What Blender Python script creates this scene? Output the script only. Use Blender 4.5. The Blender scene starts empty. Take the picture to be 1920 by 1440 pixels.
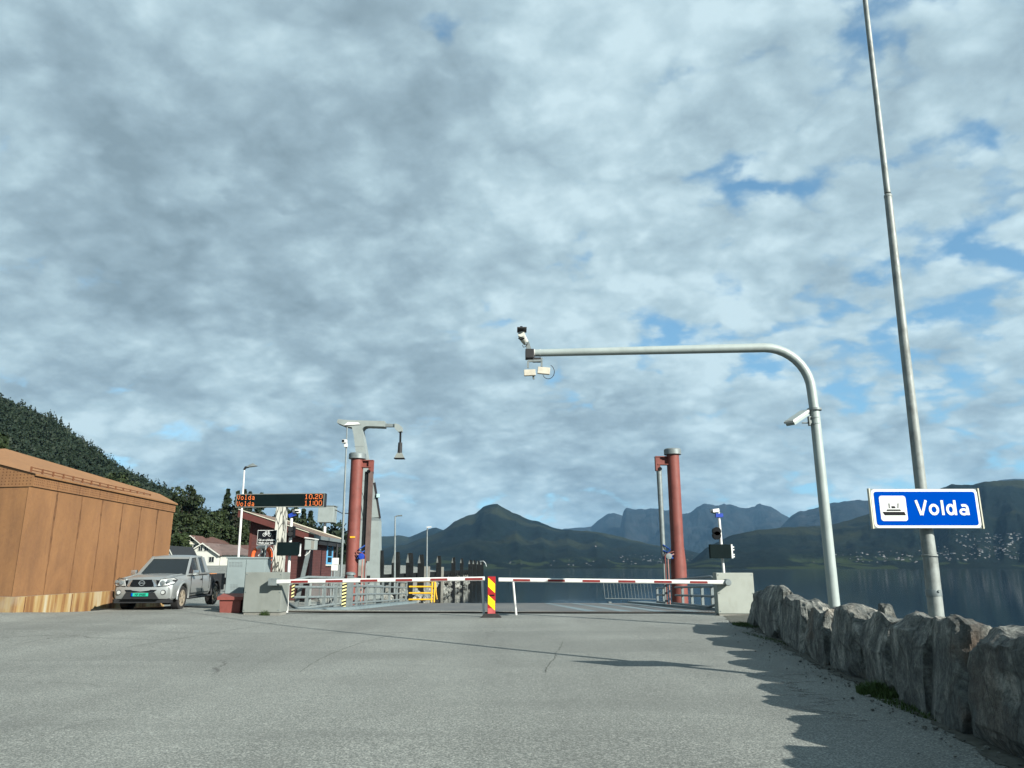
import bpy, bmesh, math, random
import numpy as np
from mathutils import Vector, Matrix, noise
R=math.radians
random.seed(7)
LOCV=(3.1,1.7,0.4)
HAZE=2.2e-5
TRUCKYAW=3
sc=bpy.context.scene
C=sc.collection
# ---------------------------------------------------------------- camera
F=1390.0; TH=math.atan(344/F); H=1.4
cam=bpy.data.objects.new('camera',bpy.data.cameras.new('camera')); C.objects.link(cam)
cam.location=(0,0,H); cam.rotation_euler=(math.pi/2+TH,0,0)
cam.data.sensor_width=36; cam.data.lens=36*F/1920
cam.data.clip_start=0.05; cam.data.clip_end=90000
sc.camera=cam
sc.view_settings.view_transform='Standard'; sc.view_settings.look='None'
sc.view_settings.exposure=1.45; sc.view_settings.gamma=1
# ---------------------------------------------------------------- sun and sky
SUN_EL=R(26.5); SX,SY=0.725,-0.689     # horizontal direction towards the sun
sd=bpy.data.lights.new('sun','SUN'); sd.energy=5.0; sd.angle=R(0.5); sd.color=(1,0.945,0.85)
so=bpy.data.objects.new('sun',sd); C.objects.link(so)
so.rotation_euler=Vector((SX*math.cos(SUN_EL),SY*math.cos(SUN_EL),math.sin(SUN_EL))).to_track_quat('Z','Y').to_euler()
W=bpy.data.worlds.new('World'); sc.world=W; W.use_nodes=True
def build_sky():
    nt=W.node_tree; N=nt.nodes; L=nt.links; N.clear()
    def n(t,**k):
        a=N.new(t)
        for q,v in k.items(): setattr(a,q,v)
        return a
    def m(op,a,b=None,c=None,clamp=False):
        q=n('ShaderNodeMath',operation=op,use_clamp=clamp)
        for i,v in enumerate((a,b,c)):
            if v is None: continue
            if isinstance(v,(int,float)): q.inputs[i].default_value=v
            else: L.new(v,q.inputs[i])
        return q.outputs[0]
    def mr(v,a,b,c,d,smooth=True):
        q=n('ShaderNodeMapRange',interpolation_type='SMOOTHSTEP' if smooth else 'LINEAR')
        L.new(v,q.inputs['Value'])
        for k,x in zip(('From Min','From Max','To Min','To Max'),(a,b,c,d)): q.inputs[k].default_value=x
        return q.outputs[0]
    sky=n('ShaderNodeTexSky',sky_type='NISHITA'); sky.sun_disc=False
    sky.sun_elevation=SUN_EL; sky.sun_rotation=math.atan2(SX,SY)
    sky.air_density=1.2; sky.dust_density=0.4; sky.ozone_density=1.2
    tc=n('ShaderNodeTexCoord'); sep=n('ShaderNodeSeparateXYZ'); L.new(tc.outputs['Generated'],sep.inputs[0])
    X,Y,Z=sep.outputs
    zc=m('MULTIPLY_ADD',m('MAXIMUM',Z,0.0),0.88,0.12); cz=n('ShaderNodeCombineXYZ'); L.new(X,cz.inputs[0]); L.new(Y,cz.inputs[1]); L.new(zc,cz.inputs[2]); nz=n('ShaderNodeVectorMath',operation='NORMALIZE'); L.new(cz.outputs[0],nz.inputs[0]); L.new(nz.outputs[0],sky.inputs[0])
    zz=m('ADD',m('MAXIMUM',Z,0.0),0.38)
    u=m('DIVIDE',X,zz); v=m('DIVIDE',Y,zz)
    cb=n('ShaderNodeCombineXYZ'); L.new(u,cb.inputs[0]); L.new(v,cb.inputs[1])
    mp=n('ShaderNodeMapping'); L.new(cb.outputs[0],mp.inputs[0]); mp.inputs['Scale'].default_value=(1.85,2.0,1); mp.inputs['Rotation'].default_value=(0,0,R(18)); mp.inputs['Location'].default_value=LOCV
    def noi(sc_,det,rough,dist,off=0,lac=2.0):
        q=n('ShaderNodeTexNoise'); q.noise_dimensions='3D'
        mp2=n('ShaderNodeMapping'); L.new(mp.outputs[0],mp2.inputs[0]); mp2.inputs['Location'].default_value=(off*3.7,off*1.3,off)
        L.new(mp2.outputs[0],q.inputs['Vector'])
        q.inputs['Scale'].default_value=sc_; q.inputs['Detail'].default_value=det; q.inputs['Roughness'].default_value=rough; q.inputs['Distortion'].default_value=dist; q.inputs['Lacunarity'].default_value=lac
        return q.outputs['Fac']
    nA=noi(0.9,3,0.45,0.3,0)        # big masses
    nB=noi(3.7,9,0.55,0.2,1)        # cells
    nD=noi(9,8,0.60,0.2,5)
    # puffs: warped smooth cells
    wn=n('ShaderNodeTexNoise'); L.new(mp.outputs[0],wn.inputs['Vector']); wn.inputs['Scale'].default_value=2.6; wn.inputs['Detail'].default_value=6; wn.inputs['Roughness'].default_value=0.55
    ws=n('ShaderNodeVectorMath',operation='SCALE'); L.new(wn.outputs['Color'],ws.inputs[0]); ws.inputs['Scale'].default_value=0.55
    wa=n('ShaderNodeVectorMath',operation='ADD'); L.new(ws.outputs[0],wa.inputs[0]); L.new(mp.outputs[0],wa.inputs[1])
    def puff(sc_):
        vo=n('ShaderNodeTexVoronoi'); vo.feature='SMOOTH_F1'; L.new(wa.outputs[0],vo.inputs['Vector']); vo.inputs['Scale'].default_value=sc_; vo.inputs['Smoothness'].default_value=0.45
        return m('SUBTRACT',1.0,vo.outputs['Distance'])
    p1=puff(3.6); p2=puff(9.0)
    az=m('DIVIDE',X,m('MAXIMUM',Y,0.05))
    right=mr(az,0.05,0.60,0.0,1.0)
    low=mr(Z,0.02,0.15,1.0,0.0)
    azl=mr(az,-0.25,0.15,0.0,1.0)
    th=m('ADD',m('MULTIPLY',nA,0.30),m('ADD',m('MULTIPLY',nB,0.36),m('ADD',m('MULTIPLY',p1,0.20),m('MULTIPLY',p2,0.14))))
    bias=m('ADD',m('MULTIPLY',right,-0.070),m('MULTIPLY',m('MULTIPLY',low,azl),-0.07))
    t2=m('ADD',th,m('ADD',bias,0.112))
    cover=mr(t2,0.44,0.545,0.0,1.0)
    # underside shade: large and small masses, darker to the west (left), thin edges bright
    sh=m('ADD',m('MULTIPLY',nA,0.55),m('ADD',m('MULTIPLY',nB,0.38),m('MULTIPLY',nD,0.22)))
    sh=m('SUBTRACT',sh,m('ADD',m('MULTIPLY',p1,0.24),m('MULTIPLY',p2,0.20)))
    sh=m('ADD',sh,0.115)
    sh=m('ADD',sh,m('MULTIPLY',mr(az,-0.75,0.55,1.0,0.0),0.03))
    sh=m('ADD',sh,m('MULTIPLY',mr(Z,0.12,0.50,1.0,0.0),0.02))
    sh=m('ADD',sh,m('MULTIPLY',m('SUBTRACT',t2,0.55),0.35))
    dens=mr(sh,0.345,0.76,0.0,1.0,False)
    cr=n('ShaderNodeValToRGB'); L.new(dens,cr.inputs[0])
    el=cr.color_ramp.elements
    el[0].position=0.05; el[0].color=(0.292,0.372,0.402,1)
    el[1].position=0.95; el[1].color=(0.118,0.164,0.190,1)
    e=el.new(0.35); e.color=(0.215,0.288,0.320,1)
    e=el.new(0.65); e.color=(0.158,0.216,0.248,1)
    class _o: pass
    vm=_o(); vm.outputs=[cr.outputs[0]]
    b1=n('ShaderNodeBackground'); tv=n('ShaderNodeVectorMath',operation='MULTIPLY'); L.new(sky.outputs[0],tv.inputs[0]); tv.inputs[1].default_value=(0.80,1.08,1.12); L.new(tv.outputs[0],b1.inputs[0]); b1.inputs[1].default_value=0.062
    b2=n('ShaderNodeBackground'); L.new(vm.outputs[0],b2.inputs[0]); b2.inputs[1].default_value=0.79
    mix=n('ShaderNodeMixShader'); L.new(cover,mix.inputs[0]); L.new(b1.outputs[0],mix.inputs[1]); L.new(b2.outputs[0],mix.inputs[2])
    out=n('ShaderNodeOutputWorld'); L.new(mix.outputs[0],out.inputs[0])
build_sky()
W.cycles.sampling_method='MANUAL'; W.cycles.sample_map_resolution=512
# ---------------------------------------------------------------- pixel of the photo -> real point
def ray(px,py):
    x=(px-960)/F; y=-(py-720)/F
    return (x, math.cos(TH)-y*math.sin(TH), math.sin(TH)+y*math.cos(TH))
def P(px,py,Y):
    if py==1: py=1025      # only the sideways place is wanted: take it at eye level
    r=ray(px,py); t=Y/r[1]; return Vector((r[0]*t,Y,H+r[2]*t))
# ---------------------------------------------------------------- mesh helpers
class MB:
    def __init__(s): s.v=[]; s.f=[]
    def add(s,vs,fs):
        b=len(s.v); s.v+= [tuple(q) for q in vs]; s.f+=[tuple(b+i for i in f) for f in fs]; return s
    def box(s,a,b,rz=0,c=None):
        x0,y0,z0=a; x1,y1,z1=b
        vs=[(x0,y0,z0),(x1,y0,z0),(x1,y1,z0),(x0,y1,z0),(x0,y0,z1),(x1,y0,z1),(x1,y1,z1),(x0,y1,z1)]
        if rz:
            c=c or ((x0+x1)/2,(y0+y1)/2); cs,sn=math.cos(rz),math.sin(rz)
            vs=[(c[0]+(x-c[0])*cs-(y-c[1])*sn,c[1]+(x-c[0])*sn+(y-c[1])*cs,z) for x,y,z in vs]
        return s.add(vs,[(0,3,2,1),(4,5,6,7),(0,1,5,4),(1,2,6,5),(2,3,7,6),(3,0,4,7)])
    def bbox(s,a,b,bev=0.01):   # box with chamfered edges
        x0,y0,z0=a; x1,y1,z1=b
        bm=bmesh.new(); bmesh.ops.create_cube(bm,size=1)
        for v in bm.verts: v.co=Vector(((x0+x1)/2+v.co.x*(x1-x0),(y0+y1)/2+v.co.y*(y1-y0),(z0+z1)/2+v.co.z*(z1-z0)))
        bmesh.ops.bevel(bm,geom=bm.edges[:],offset=bev,segments=2,affect='EDGES',profile=0.7)
        return s.bm(bm)
    def bm(s,bm):
        bm.verts.index_update()
        s.add([v.co[:] for v in bm.verts],[[v.index for v in f.verts] for f in bm.faces]); bm.free(); return s
    def tube(s,pts,r,n=12,cap=True):
        pts=[Vector(p) for p in pts]; rs=r if isinstance(r,(list,tuple)) else [r]*len(pts)
        rings=[]; up=None
        for i,p in enumerate(pts):
            d=(pts[min(i+1,len(pts)-1)]-pts[max(i-1,0)]).normalized()
            if up is None: up=Vector((0,0,1)) if abs(d.z)<0.9 else Vector((0,1,0))
            a=d.cross(up).normalized(); b=a.cross(d).normalized(); up=b
            rings.append([p+(a*math.cos(2*math.pi*k/n)+b*math.sin(2*math.pi*k/n))*rs[i] for k in range(n)])
        vs=[q for rg in rings for q in rg]; fs=[]
        for i in range(len(pts)-1):
            for k in range(n):
                fs.append((i*n+k,i*n+(k+1)%n,(i+1)*n+(k+1)%n,(i+1)*n+k))
        if cap: fs+=[tuple(range(n))[::-1],tuple((len(pts)-1)*n+k for k in range(n))]
        return s.add(vs,fs)
    def bar(s,a,b,w,h,roll=0):   # rectangular bar between two points
        a=Vector(a); b=Vector(b); d=(b-a).normalized()
        u=Vector((0,0,1)) if abs(d.z)<0.95 else Vector((0,1,0))
        x=d.cross(u).normalized(); y=x.cross(d).normalized()
        if roll: q=Matrix.Rotation(roll,3,d); x=q@x; y=q@y
        vs=[p+x*(sx*w/2)+y*(sy*h/2) for p in (a,b) for sx,sy in ((-1,-1),(1,-1),(1,1),(-1,1))]
        return s.add(vs,[(3,2,1,0),(4,5,6,7),(0,1,5,4),(1,2,6,5),(2,3,7,6),(3,0,4,7)])
    def prism(s,poly,y0,y1,axis='y'):   # polygon in XZ extruded in Y (or in YZ along X, XY along Z)
        n=len(poly)
        def q(a,b,t): return {'y':(a,t,b),'x':(t,a,b),'z':(a,b,t)}[axis]
        vs=[q(a,b,y0) for a,b in poly]+[q(a,b,y1) for a,b in poly]
        fs=[tuple(range(n)),tuple(range(2*n-1,n-1,-1))]+[(i,n+i,n+(i+1)%n,(i+1)%n) for i in range(n)]
        return s.add(vs,fs)
    def lathe(s,prof,c=(0,0,0),n=20,axis='z'):
        vs=[];fs=[]
        for r,h in prof:
            for k in range(n):
                a=2*math.pi*k/n; x,y=r*math.cos(a),r*math.sin(a)
                vs.append({'z':(c[0]+x,c[1]+y,c[2]+h),'x':(c[0]+h,c[1]+x,c[2]+y),'y':(c[0]+x,c[1]+h,c[2]+y)}[axis])
        for i in range(len(prof)-1):
            for k in range(n): fs.append((i*n+k,i*n+(k+1)%n,(i+1)*n+(k+1)%n,(i+1)*n+k))
        fs+=[tuple(range(n))[::-1],tuple((len(prof)-1)*n+k for k in range(n))]
        return s.add(vs,fs)
    def build(s,name,mat,parent=None,smooth=False,loc=None):
        me=bpy.data.meshes.new(name); me.from_pydata(s.v,[],s.f); 
        bm=bmesh.new(); bm.from_mesh(me); bmesh.ops.recalc_face_normals(bm,faces=bm.faces[:]); bm.to_mesh(me); bm.free()
        me.materials.append(mat)
        if smooth:
            me.polygons.foreach_set('use_smooth',[True]*len(me.polygons))
            me.set_sharp_from_angle(angle=R(35))
        o=bpy.data.objects.new(name,me); C.objects.link(o)
        if parent is not None: o.parent=parent
        if parent is not None and loc is None:
            w=Vector((0,0,0)); q=parent
            while q is not None: w+=q.location; q=q.parent
            o.location=-w if s_world else (0,0,0)
        elif loc is not None: o.location=loc
        return o
s_world=True    # part meshes are written in world coordinates
def tag(o,label=None,cat=None,group=None,kind=None):
    if label: o['label']=label
    if cat: o['category']=cat
    if group: o['group']=group
    if kind: o['kind']=kind
    return o
def thing(name,loc,label,cat,group=None):
    o=bpy.data.objects.new(name,None); C.objects.link(o); o.location=loc; o.empty_display_size=0.2
    return tag(o,label,cat,group)
def copy_tree(o,parent=None):
    c=o.copy(); C.objects.link(c)
    if parent is not None: c.parent=parent
    for ch in list(o.children): copy_tree(ch,c)
    return c
def rrect(x0,z0,x1,z1,r,n=6):
    pts=[]
    for cx,cz,a0 in ((x1-r,z0+r,-90),(x1-r,z1-r,0),(x0+r,z1-r,90),(x0+r,z0+r,180)):
        for k in range(n+1):
            a=R(a0+90*k/n); pts.append((cx+r*math.cos(a),cz+r*math.sin(a)))
    return pts
def ribbon(mb,pts,w,y0,y1,closed=False):   # flat stroke in XZ
    pts=[Vector((p[0],p[1])) for p in pts]; n=len(pts); L_=[];R_=[]
    for i,p in enumerate(pts):
        a=pts[(i-1)%n] if (closed or i>0) else p; b=pts[(i+1)%n] if (closed or i<n-1) else p
        d=(b-a).normalized(); q=Vector((-d.y,d.x))*(w/2); L_.append(p+q); R_.append(p-q)
    m=n if closed else n-1
    for i in range(m):
        j=(i+1)%n
        mb.prism([L_[i],R_[i],R_[j],L_[j]],y0,y1)
def ell(cx,cz,rx,rz,a0,a1,n=20): return [(cx+rx*math.cos(R(a0+(a1-a0)*k/n)),cz+rz*math.sin(R(a0+(a1-a0)*k/n))) for k in range(n+1)]
# ---------------------------------------------------------------- materials
KA=0.74      # the scene is exposed for its bright sun: every surface tone is scaled alike
class NT:
    def __init__(s,name):
        s.m=bpy.data.materials.new(name); s.m.use_nodes=True; s.t=s.m.node_tree; s.b=s.t.nodes['Principled BSDF']; s.tc=s.t.nodes.new('ShaderNodeTexCoord')
    def n(s,t,**k):
        a=s.t.nodes.new(t)
        for q,v in k.items(): setattr(a,q,v)
        return a
    def l(s,a,b): s.t.links.new(a,b)
    def map(s,scale=(1,1,1),loc=(0,0,0),src='Object',rot=(0,0,0)):
        q=s.n('ShaderNodeMapping'); s.l(s.tc.outputs[src],q.inputs[0]); q.inputs['Scale'].default_value=scale; q.inputs['Location'].default_value=loc; q.inputs['Rotation'].default_value=rot
        return q.outputs[0]
    def pos(s,scale=(1,1,1)):
        g=s.n('ShaderNodeNewGeometry'); q=s.n('ShaderNodeMapping'); s.l(g.outputs['Position'],q.inputs[0]); q.inputs['Scale'].default_value=scale; return q.outputs[0]
    def noise(s,vec,scale,detail=4,rough=0.5,dist=0):
        q=s.n('ShaderNodeTexNoise'); s.l(vec,q.inputs['Vector']); q.inputs['Scale'].default_value=scale; q.inputs['Detail'].default_value=detail; q.inputs['Roughness'].default_value=rough; q.inputs['Distortion'].default_value=dist
        return q.outputs['Fac']
    def vor(s,vec,scale,feat='F1',out='Distance'):
        q=s.n('ShaderNodeTexVoronoi'); q.feature=feat; s.l(vec,q.inputs['Vector']); q.inputs['Scale'].default_value=scale; return q.outputs[out]
    def mr(s,v,a,b,c=0,d=1):
        q=s.n('ShaderNodeMapRange'); s.l(v,q.inputs['Value'])
        for k,x in zip(('From Min','From Max','To Min','To Max'),(a,b,c,d)): q.inputs[k].default_value=x
        return q.outputs[0]
    def ma(s,op,a,b):
        q=s.n('ShaderNodeMath',operation=op)
        for i,v in enumerate((a,b)):
            if isinstance(v,(int,float)): q.inputs[i].default_value=v
            else: s.l(v,q.inputs[i])
        return q.outputs[0]
    def mix(s,fac,a,b,mode='MIX'):
        q=s.n('ShaderNodeMix',data_type='RGBA',blend_type=mode)
        if isinstance(fac,(int,float)): q.inputs[0].default_value=fac
        else: s.l(fac,q.inputs[0])
        for i,v in ((6,a),(7,b)):
            if isinstance(v,tuple): q.inputs[i].default_value=(*[KA*x for x in v],1)
            else: s.l(v,q.inputs[i])
        return q.outputs[2]
    def ramp(s,fac,stops):
        q=s.n('ShaderNodeValToRGB'); s.l(fac,q.inputs[0]); e=q.color_ramp.elements
        while len(e)>1: e.remove(e[-1])
        e[0].position=stops[0][0]; e[0].color=(*[KA*x for x in stops[0][1]],1)
        for p,c in stops[1:]: k=e.new(p); k.color=(*[KA*x for x in c],1)
        return q.outputs[0]
    def col(s,c):
        if isinstance(c,tuple): s.b.inputs['Base Color'].default_value=(*[KA*x for x in c],1)
        else: s.l(c,s.b.inputs['Base Color'])
    def rough(s,r):
        if isinstance(r,(int,float)): s.b.inputs['Roughness'].default_value=r
        else: s.l(r,s.b.inputs['Roughness'])
    def bump(s,h,strength=0.5,dist=0.01):
        q=s.n('ShaderNodeBump'); q.inputs['Strength'].default_value=strength; q.inputs['Distance'].default_value=dist; s.l(h,q.inputs['Height']); s.l(q.outputs[0],s.b.inputs['Normal'])
def simple(name,c,rough=0.6,metal=0,var=0.12,scale=3,dirt=None,coat=0,src='Object',spec=0.25):
    m=NT(name); v=m.map(src=src)
    n1=m.noise(v,scale,6,0.6)
    dk=tuple(x*(1-var*2) for x in c); lt=tuple(min(1,x*(1+var)) for x in c)
    cc=m.ramp(n1,[(0.3,dk),(0.5,c),(0.72,lt)])
    if dirt: cc=m.mix(m.mr(m.noise(m.map((1,1,0.35),(4,2,1)),scale*1.7,7,0.65),0.52,0.72,0,0.8),cc,dirt)
    m.b.inputs['Specular IOR Level'].default_value=spec; m.col(cc); m.rough(m.mr(m.noise(v,scale*4,3),0.3,0.7,max(0,rough-0.1),min(1,rough+0.1))); m.b.inputs['Metallic'].default_value=metal
    if coat: m.b.inputs['Coat Weight'].default_value=coat; m.b.inputs['Coat Roughness'].default_value=0.06
    return m.m
M={}
M['galv']=simple('galvanised_steel',(0.175,0.21,0.215),0.5,0.3,0.12,6,(0.20,0.22,0.21))
M['redtrim']=simple('dark_red_trim',(0.085,0.026,0.022),0.7,0,0.12,3)
M['greypaint']=simple('grey_painted_steel',(0.225,0.265,0.26),0.5,0,0.07,2)
M['pole']=simple('pale_grey_pole',(0.30,0.355,0.345),0.5,0.1,0.06,2,(0.28,0.33,0.32))
M['flagpole']=simple('weathered_pole',(0.235,0.265,0.255),0.55,0.15,0.2,5,(0.12,0.13,0.12))
M['cab']=simple('cabinet_grey',(0.175,0.195,0.18),0.6,0,0.07,1.5,(0.14,0.155,0.14))
M['cabpale']=simple('cabinet_pale',(0.275,0.305,0.275),0.6,0,0.06,1.5,(0.225,0.245,0.21))
M['ecab']=simple('electric_cabinet',(0.205,0.255,0.26),0.5,0,0.05,1.2)
M['white']=simple('white_paint',(0.54,0.56,0.545),0.5,0,0.06,4,(0.6,0.6,0.55))
M['redtape']=simple('boom_red',(0.17,0.02,0.02),0.5,0,0.1,5)
M['redtower']=simple('tower_red',(0.165,0.050,0.040),0.6,0,0.12,2.5,(0.125,0.04,0.034))
M['redbin']=simple('bin_red',(0.19,0.058,0.047),0.6,0,0.1,3)
M['black']=simple('black_plastic',(0.006,0.008,0.010),0.6,0,0.1,4,spec=0.08)
M['darkglass']=simple('display_face',(0.004,0.010,0.011),0.7,0,0.1,4,spec=0.05)
M['blueclamp']=simple('blue_clamp',(0.015,0.05,0.32),0.45,0,0.1,4)
M['hose']=simple('blue_hose',(0.01,0.05,0.22),0.5,0,0.1,4)
M['yellow']=simple('yellow_paint',(0.62,0.36,0.02),0.5,0,0.08,4)
M['yelstripe']=simple('fluorescent_yellow',(0.75,0.74,0.01),0.5,0,0.04,4)
M['redpanel']=simple('panel_red',(0.30,0.012,0.015),0.5,0,0.05,4)
M['rubber']=simple('black_rubber',(0.02,0.02,0.02),0.85,0,0.2,8)
M['signblue']=simple('sign_blue',(0.0,0.050,0.34),0.9,0,0.03,2,spec=0.0)
M['signwhite']=simple('sign_white',(0.60,0.63,0.62),0.5,0,0.03,2)
def m_silver():
    m=NT('silver_paint'); m.col((0.33,0.355,0.35)); m.b.inputs['Metallic'].default_value=0.55; m.rough(0.38); m.b.inputs['Coat Weight'].default_value=0.5; m.b.inputs['Coat Roughness'].default_value=0.1
    return m.m
M['silver']=m_silver()
M['glass']=simple('tinted_glass',(0.012,0.016,0.018),0.10,0,0.05,2,spec=0.5)
M['trim']=simple('dark_trim',(0.018,0.02,0.022),0.6,0,0.1,5)
M['chrome']=simple('chrome',(0.62,0.64,0.64),0.15,0.9,0.05,4)
M['plate']=simple('green_plate',(0.02,0.36,0.24),0.4,0,0.02,5)
M['timber']=simple('dark_timber',(0.009,0.0115,0.0125),0.9,0,0.25,3,(0.016,0.018,0.018),spec=0.1)
M['timbercap']=simple('pale_pile_cap',(0.11,0.125,0.12),0.8,0,0.2,3)
M['concrete']=simple('concrete',(0.19,0.195,0.175),0.85,0,0.15,1.4,(0.12,0.12,0.10))
M['tile']=simple('brown_roof',(0.10,0.055,0.045),0.75,0,0.15,1.0)
M['tile2']=simple('greybrown_roof',(0.13,0.095,0.085),0.75,0,0.15,1.0)
M['hwhite']=simple('house_white',(0.46,0.48,0.44),0.7,0,0.05,1.0)
M['hcream']=simple('house_cream',(0.50,0.50,0.40),0.7,0,0.05,1.0)
M['orange']=simple('buoy_orange',(0.62,0.11,0.03),0.55,0,0.08,4)
M['bluewin']=simple('blue_window_frame',(0.10,0.33,0.55),0.5,0,0.06,4)
M['dish']=simple('far_house',(0.115,0.125,0.13),0.7,0,0.05,0.3)
M['fardark']=simple('far_roof',(0.05,0.045,0.05),0.8,0,0.1,0.3)
M['trunk']=simple('bark',(0.09,0.075,0.06),0.9,0,0.25,1.2)
def emis(name,c,s):
    m=NT(name); m.col(c); m.b.inputs['Emission Color'].default_value=(*c,1); m.b.inputs['Emission Strength'].default_value=s; return m.m
M['led']=emis('amber_led',(0.80,0.19,0.045),0.42)
def m_asphalt():
    m=NT('asphalt'); g=m.pos()
    fine=m.noise(g,58,2,0.8); mid=m.noise(g,13,4,0.6); big=m.noise(g,0.35,5,0.6,0.4)
    sp=m.vor(g,62,out='Color'); sepr=m.n('ShaderNodeSeparateColor'); m.l(sp,sepr.inputs[0]); s1=sepr.outputs[0]
    c=m.ramp(fine,[(0.30,(0.050,0.059,0.055)),(0.5,(0.140,0.155,0.142)),(0.68,(0.31,0.333,0.305))])
    c=m.mix(m.mr(s1,0.80,1.0,0,0.5),c,(0.40,0.42,0.385))
    c=m.mix(m.mr(s1,0.2,0.0,0,0.5),c,(0.045,0.05,0.048))
    f=m.mr(mid,0.3,0.7,0.88,1.12); vs=m.n('ShaderNodeVectorMath',operation='SCALE'); m.l(c,vs.inputs[0]); m.l(f,vs.inputs['Scale'])
    f2=m.mr(big,0.32,0.68,0.83,1.12); v2=m.n('ShaderNodeVectorMath',operation='SCALE'); m.l(vs.outputs[0],v2.inputs[0]); m.l(f2,v2.inputs['Scale'])
    c=v2.outputs[0]
    # broad worn lanes and darker repaired patches
    pt=m.noise(m.pos((0.10,0.55,1)),1.0,3,0.5,0.5); c=m.mix(m.mr(pt,0.53,0.60,0,0.32),c,(0.095,0.105,0.097))
    ln=m.noise(m.pos((0.75,0.035,1)),1.0,4,0.55,0.3); v3=m.n('ShaderNodeVectorMath',operation='SCALE'); m.l(c,v3.inputs[0]); m.l(m.mr(ln,0.35,0.65,0.90,1.09),v3.inputs['Scale']); c=v3.outputs[0]
    oil=m.noise(m.pos((1.0,0.5,1)),0.9,5,0.65); c=m.mix(m.mr(oil,0.70,0.78,0,0.35),c,(0.05,0.055,0.052))
    # cracks
    wob=m.n('ShaderNodeVectorMath',operation='ADD'); m.l(g,wob.inputs[0])
    nn=m.n('ShaderNodeTexNoise'); m.l(g,nn.inputs['Vector']); nn.inputs['Scale'].default_value=1.3; nn.inputs['Detail'].default_value=6
    sc_=m.n('ShaderNodeVectorMath',operation='SCALE'); m.l(nn.outputs['Color'],sc_.inputs[0]); sc_.inputs['Scale'].default_value=0.7; m.l(sc_.outputs[0],wob.inputs[1])
    cr=m.vor(wob.outputs[0],0.16,'DISTANCE_TO_EDGE'); msk=m.mr(m.noise(g,0.22,2),0.50,0.60)
    c=m.mix(m.ma('MULTIPLY',m.mr(cr,0.0035,0.001,0,0.7),msk),c,(0.03,0.03,0.03))
    m.col(c); m.rough(0.88)
    m.bump(m.ma('ADD',fine,s1),0.5,0.006)
    return m.m
M['asphalt']=m_asphalt()
def m_deck():
    m=NT('deck_surface'); g=m.pos()
    fine=m.noise(g,40,3,0.7); big=m.noise(m.pos((1,0.25,1)),0.8,4,0.6)
    c=m.ramp(fine,[(0.3,(0.05,0.055,0.055)),(0.7,(0.135,0.14,0.135))]); c=m.mix(m.mr(big,0.45,0.65,0,0.55),c,(0.15,0.145,0.13))
    w=m.n('ShaderNodeTexWave',wave_type='BANDS',bands_direction='X'); m.l(g,w.inputs[0]); w.inputs['Scale'].default_value=3.0
    c=m.mix(m.mr(w.outputs['Fac'],0.75,1.0,0,0.5),c,(0.04,0.045,0.045))
    m.col(c); m.rough(0.7); return m.m
M['deck']=m_deck()
M['kerbblue']=simple('pale_kerb',(0.155,0.205,0.22),0.6,0,0.1,2)
M['rustband']=simple('rusty_plate',(0.085,0.075,0.062),0.8,0,0.25,1.2,(0.12,0.085,0.055))
def m_corten(name='rusty_steel',roof=False):
    m=NT(name); g=m.pos()
    st=m.noise(m.pos((1.0,1.0,0.45)),0.9,7,0.6,0.6)
    pa=m.noise(g,0.6,6,0.62,0.8); fi=m.noise(g,9,6,0.7)
    c=m.ramp(st,[(0.30,(0.165,0.080,0.031)),(0.5,(0.210,0.103,0.040)),(0.68,(0.243,0.121,0.046))])
    c=m.mix(m.mr(pa,0.45,0.7,0,0.4),c,(0.195,0.095,0.033))
    # meandering dried-water lines
    w=m.noise(m.pos((0.8,0.8,0.5)),1.1,4,0.5,1.0); ln=m.ma('ABSOLUTE',m.ma('SUBTRACT',w,0.5),0); 
    c=m.mix(m.mr(ln,0.0,0.005,0.45,0.0),c,(0.16,0.07,0.035))
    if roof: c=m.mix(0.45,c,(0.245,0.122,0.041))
    c=m.mix(m.mr(m.noise(m.pos((1.6,1.6,0.30)),1.3,8,0.68,0.5),0.52,0.70,0,0.45),c,(0.115,0.056,0.026)); f=m.mr(fi,0.3,0.7,0.90,1.08); vs=m.n('ShaderNodeVectorMath',operation='SCALE'); m.l(c,vs.inputs[0]); m.l(f,vs.inputs['Scale'])
    m.col(vs.outputs[0]); m.rough(0.72); m.bump(fi,0.15,0.01); return m.m
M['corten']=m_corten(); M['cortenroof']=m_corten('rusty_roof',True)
M['seam']=simple('rusty_seam',(0.13,0.055,0.025),0.8,0,0.2,3)
M['hole']=simple('perforation',(0.10,0.045,0.02),0.9,0,0.2,9)
def m_plinth():
    m=NT('stained_concrete'); 
    g=m.pos((1,1,0.10)); st=m.noise(g,2.2,6,0.6,0.2); lo=m.noise(m.pos((1,1,0.6)),1.4,4,0.6)
    c=m.ramp(st,[(0.32,(0.08,0.035,0.013)),(0.44,(0.20,0.095,0.028)),(0.53,(0.31,0.21,0.08)),(0.68,(0.38,0.35,0.25))])
    c=m.mix(m.mr(lo,0.55,0.7,0,0.5),c,(0.30,0.27,0.20)); m.col(c); m.rough(0.85); return m.m
M['plinth']=m_plinth()
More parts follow.
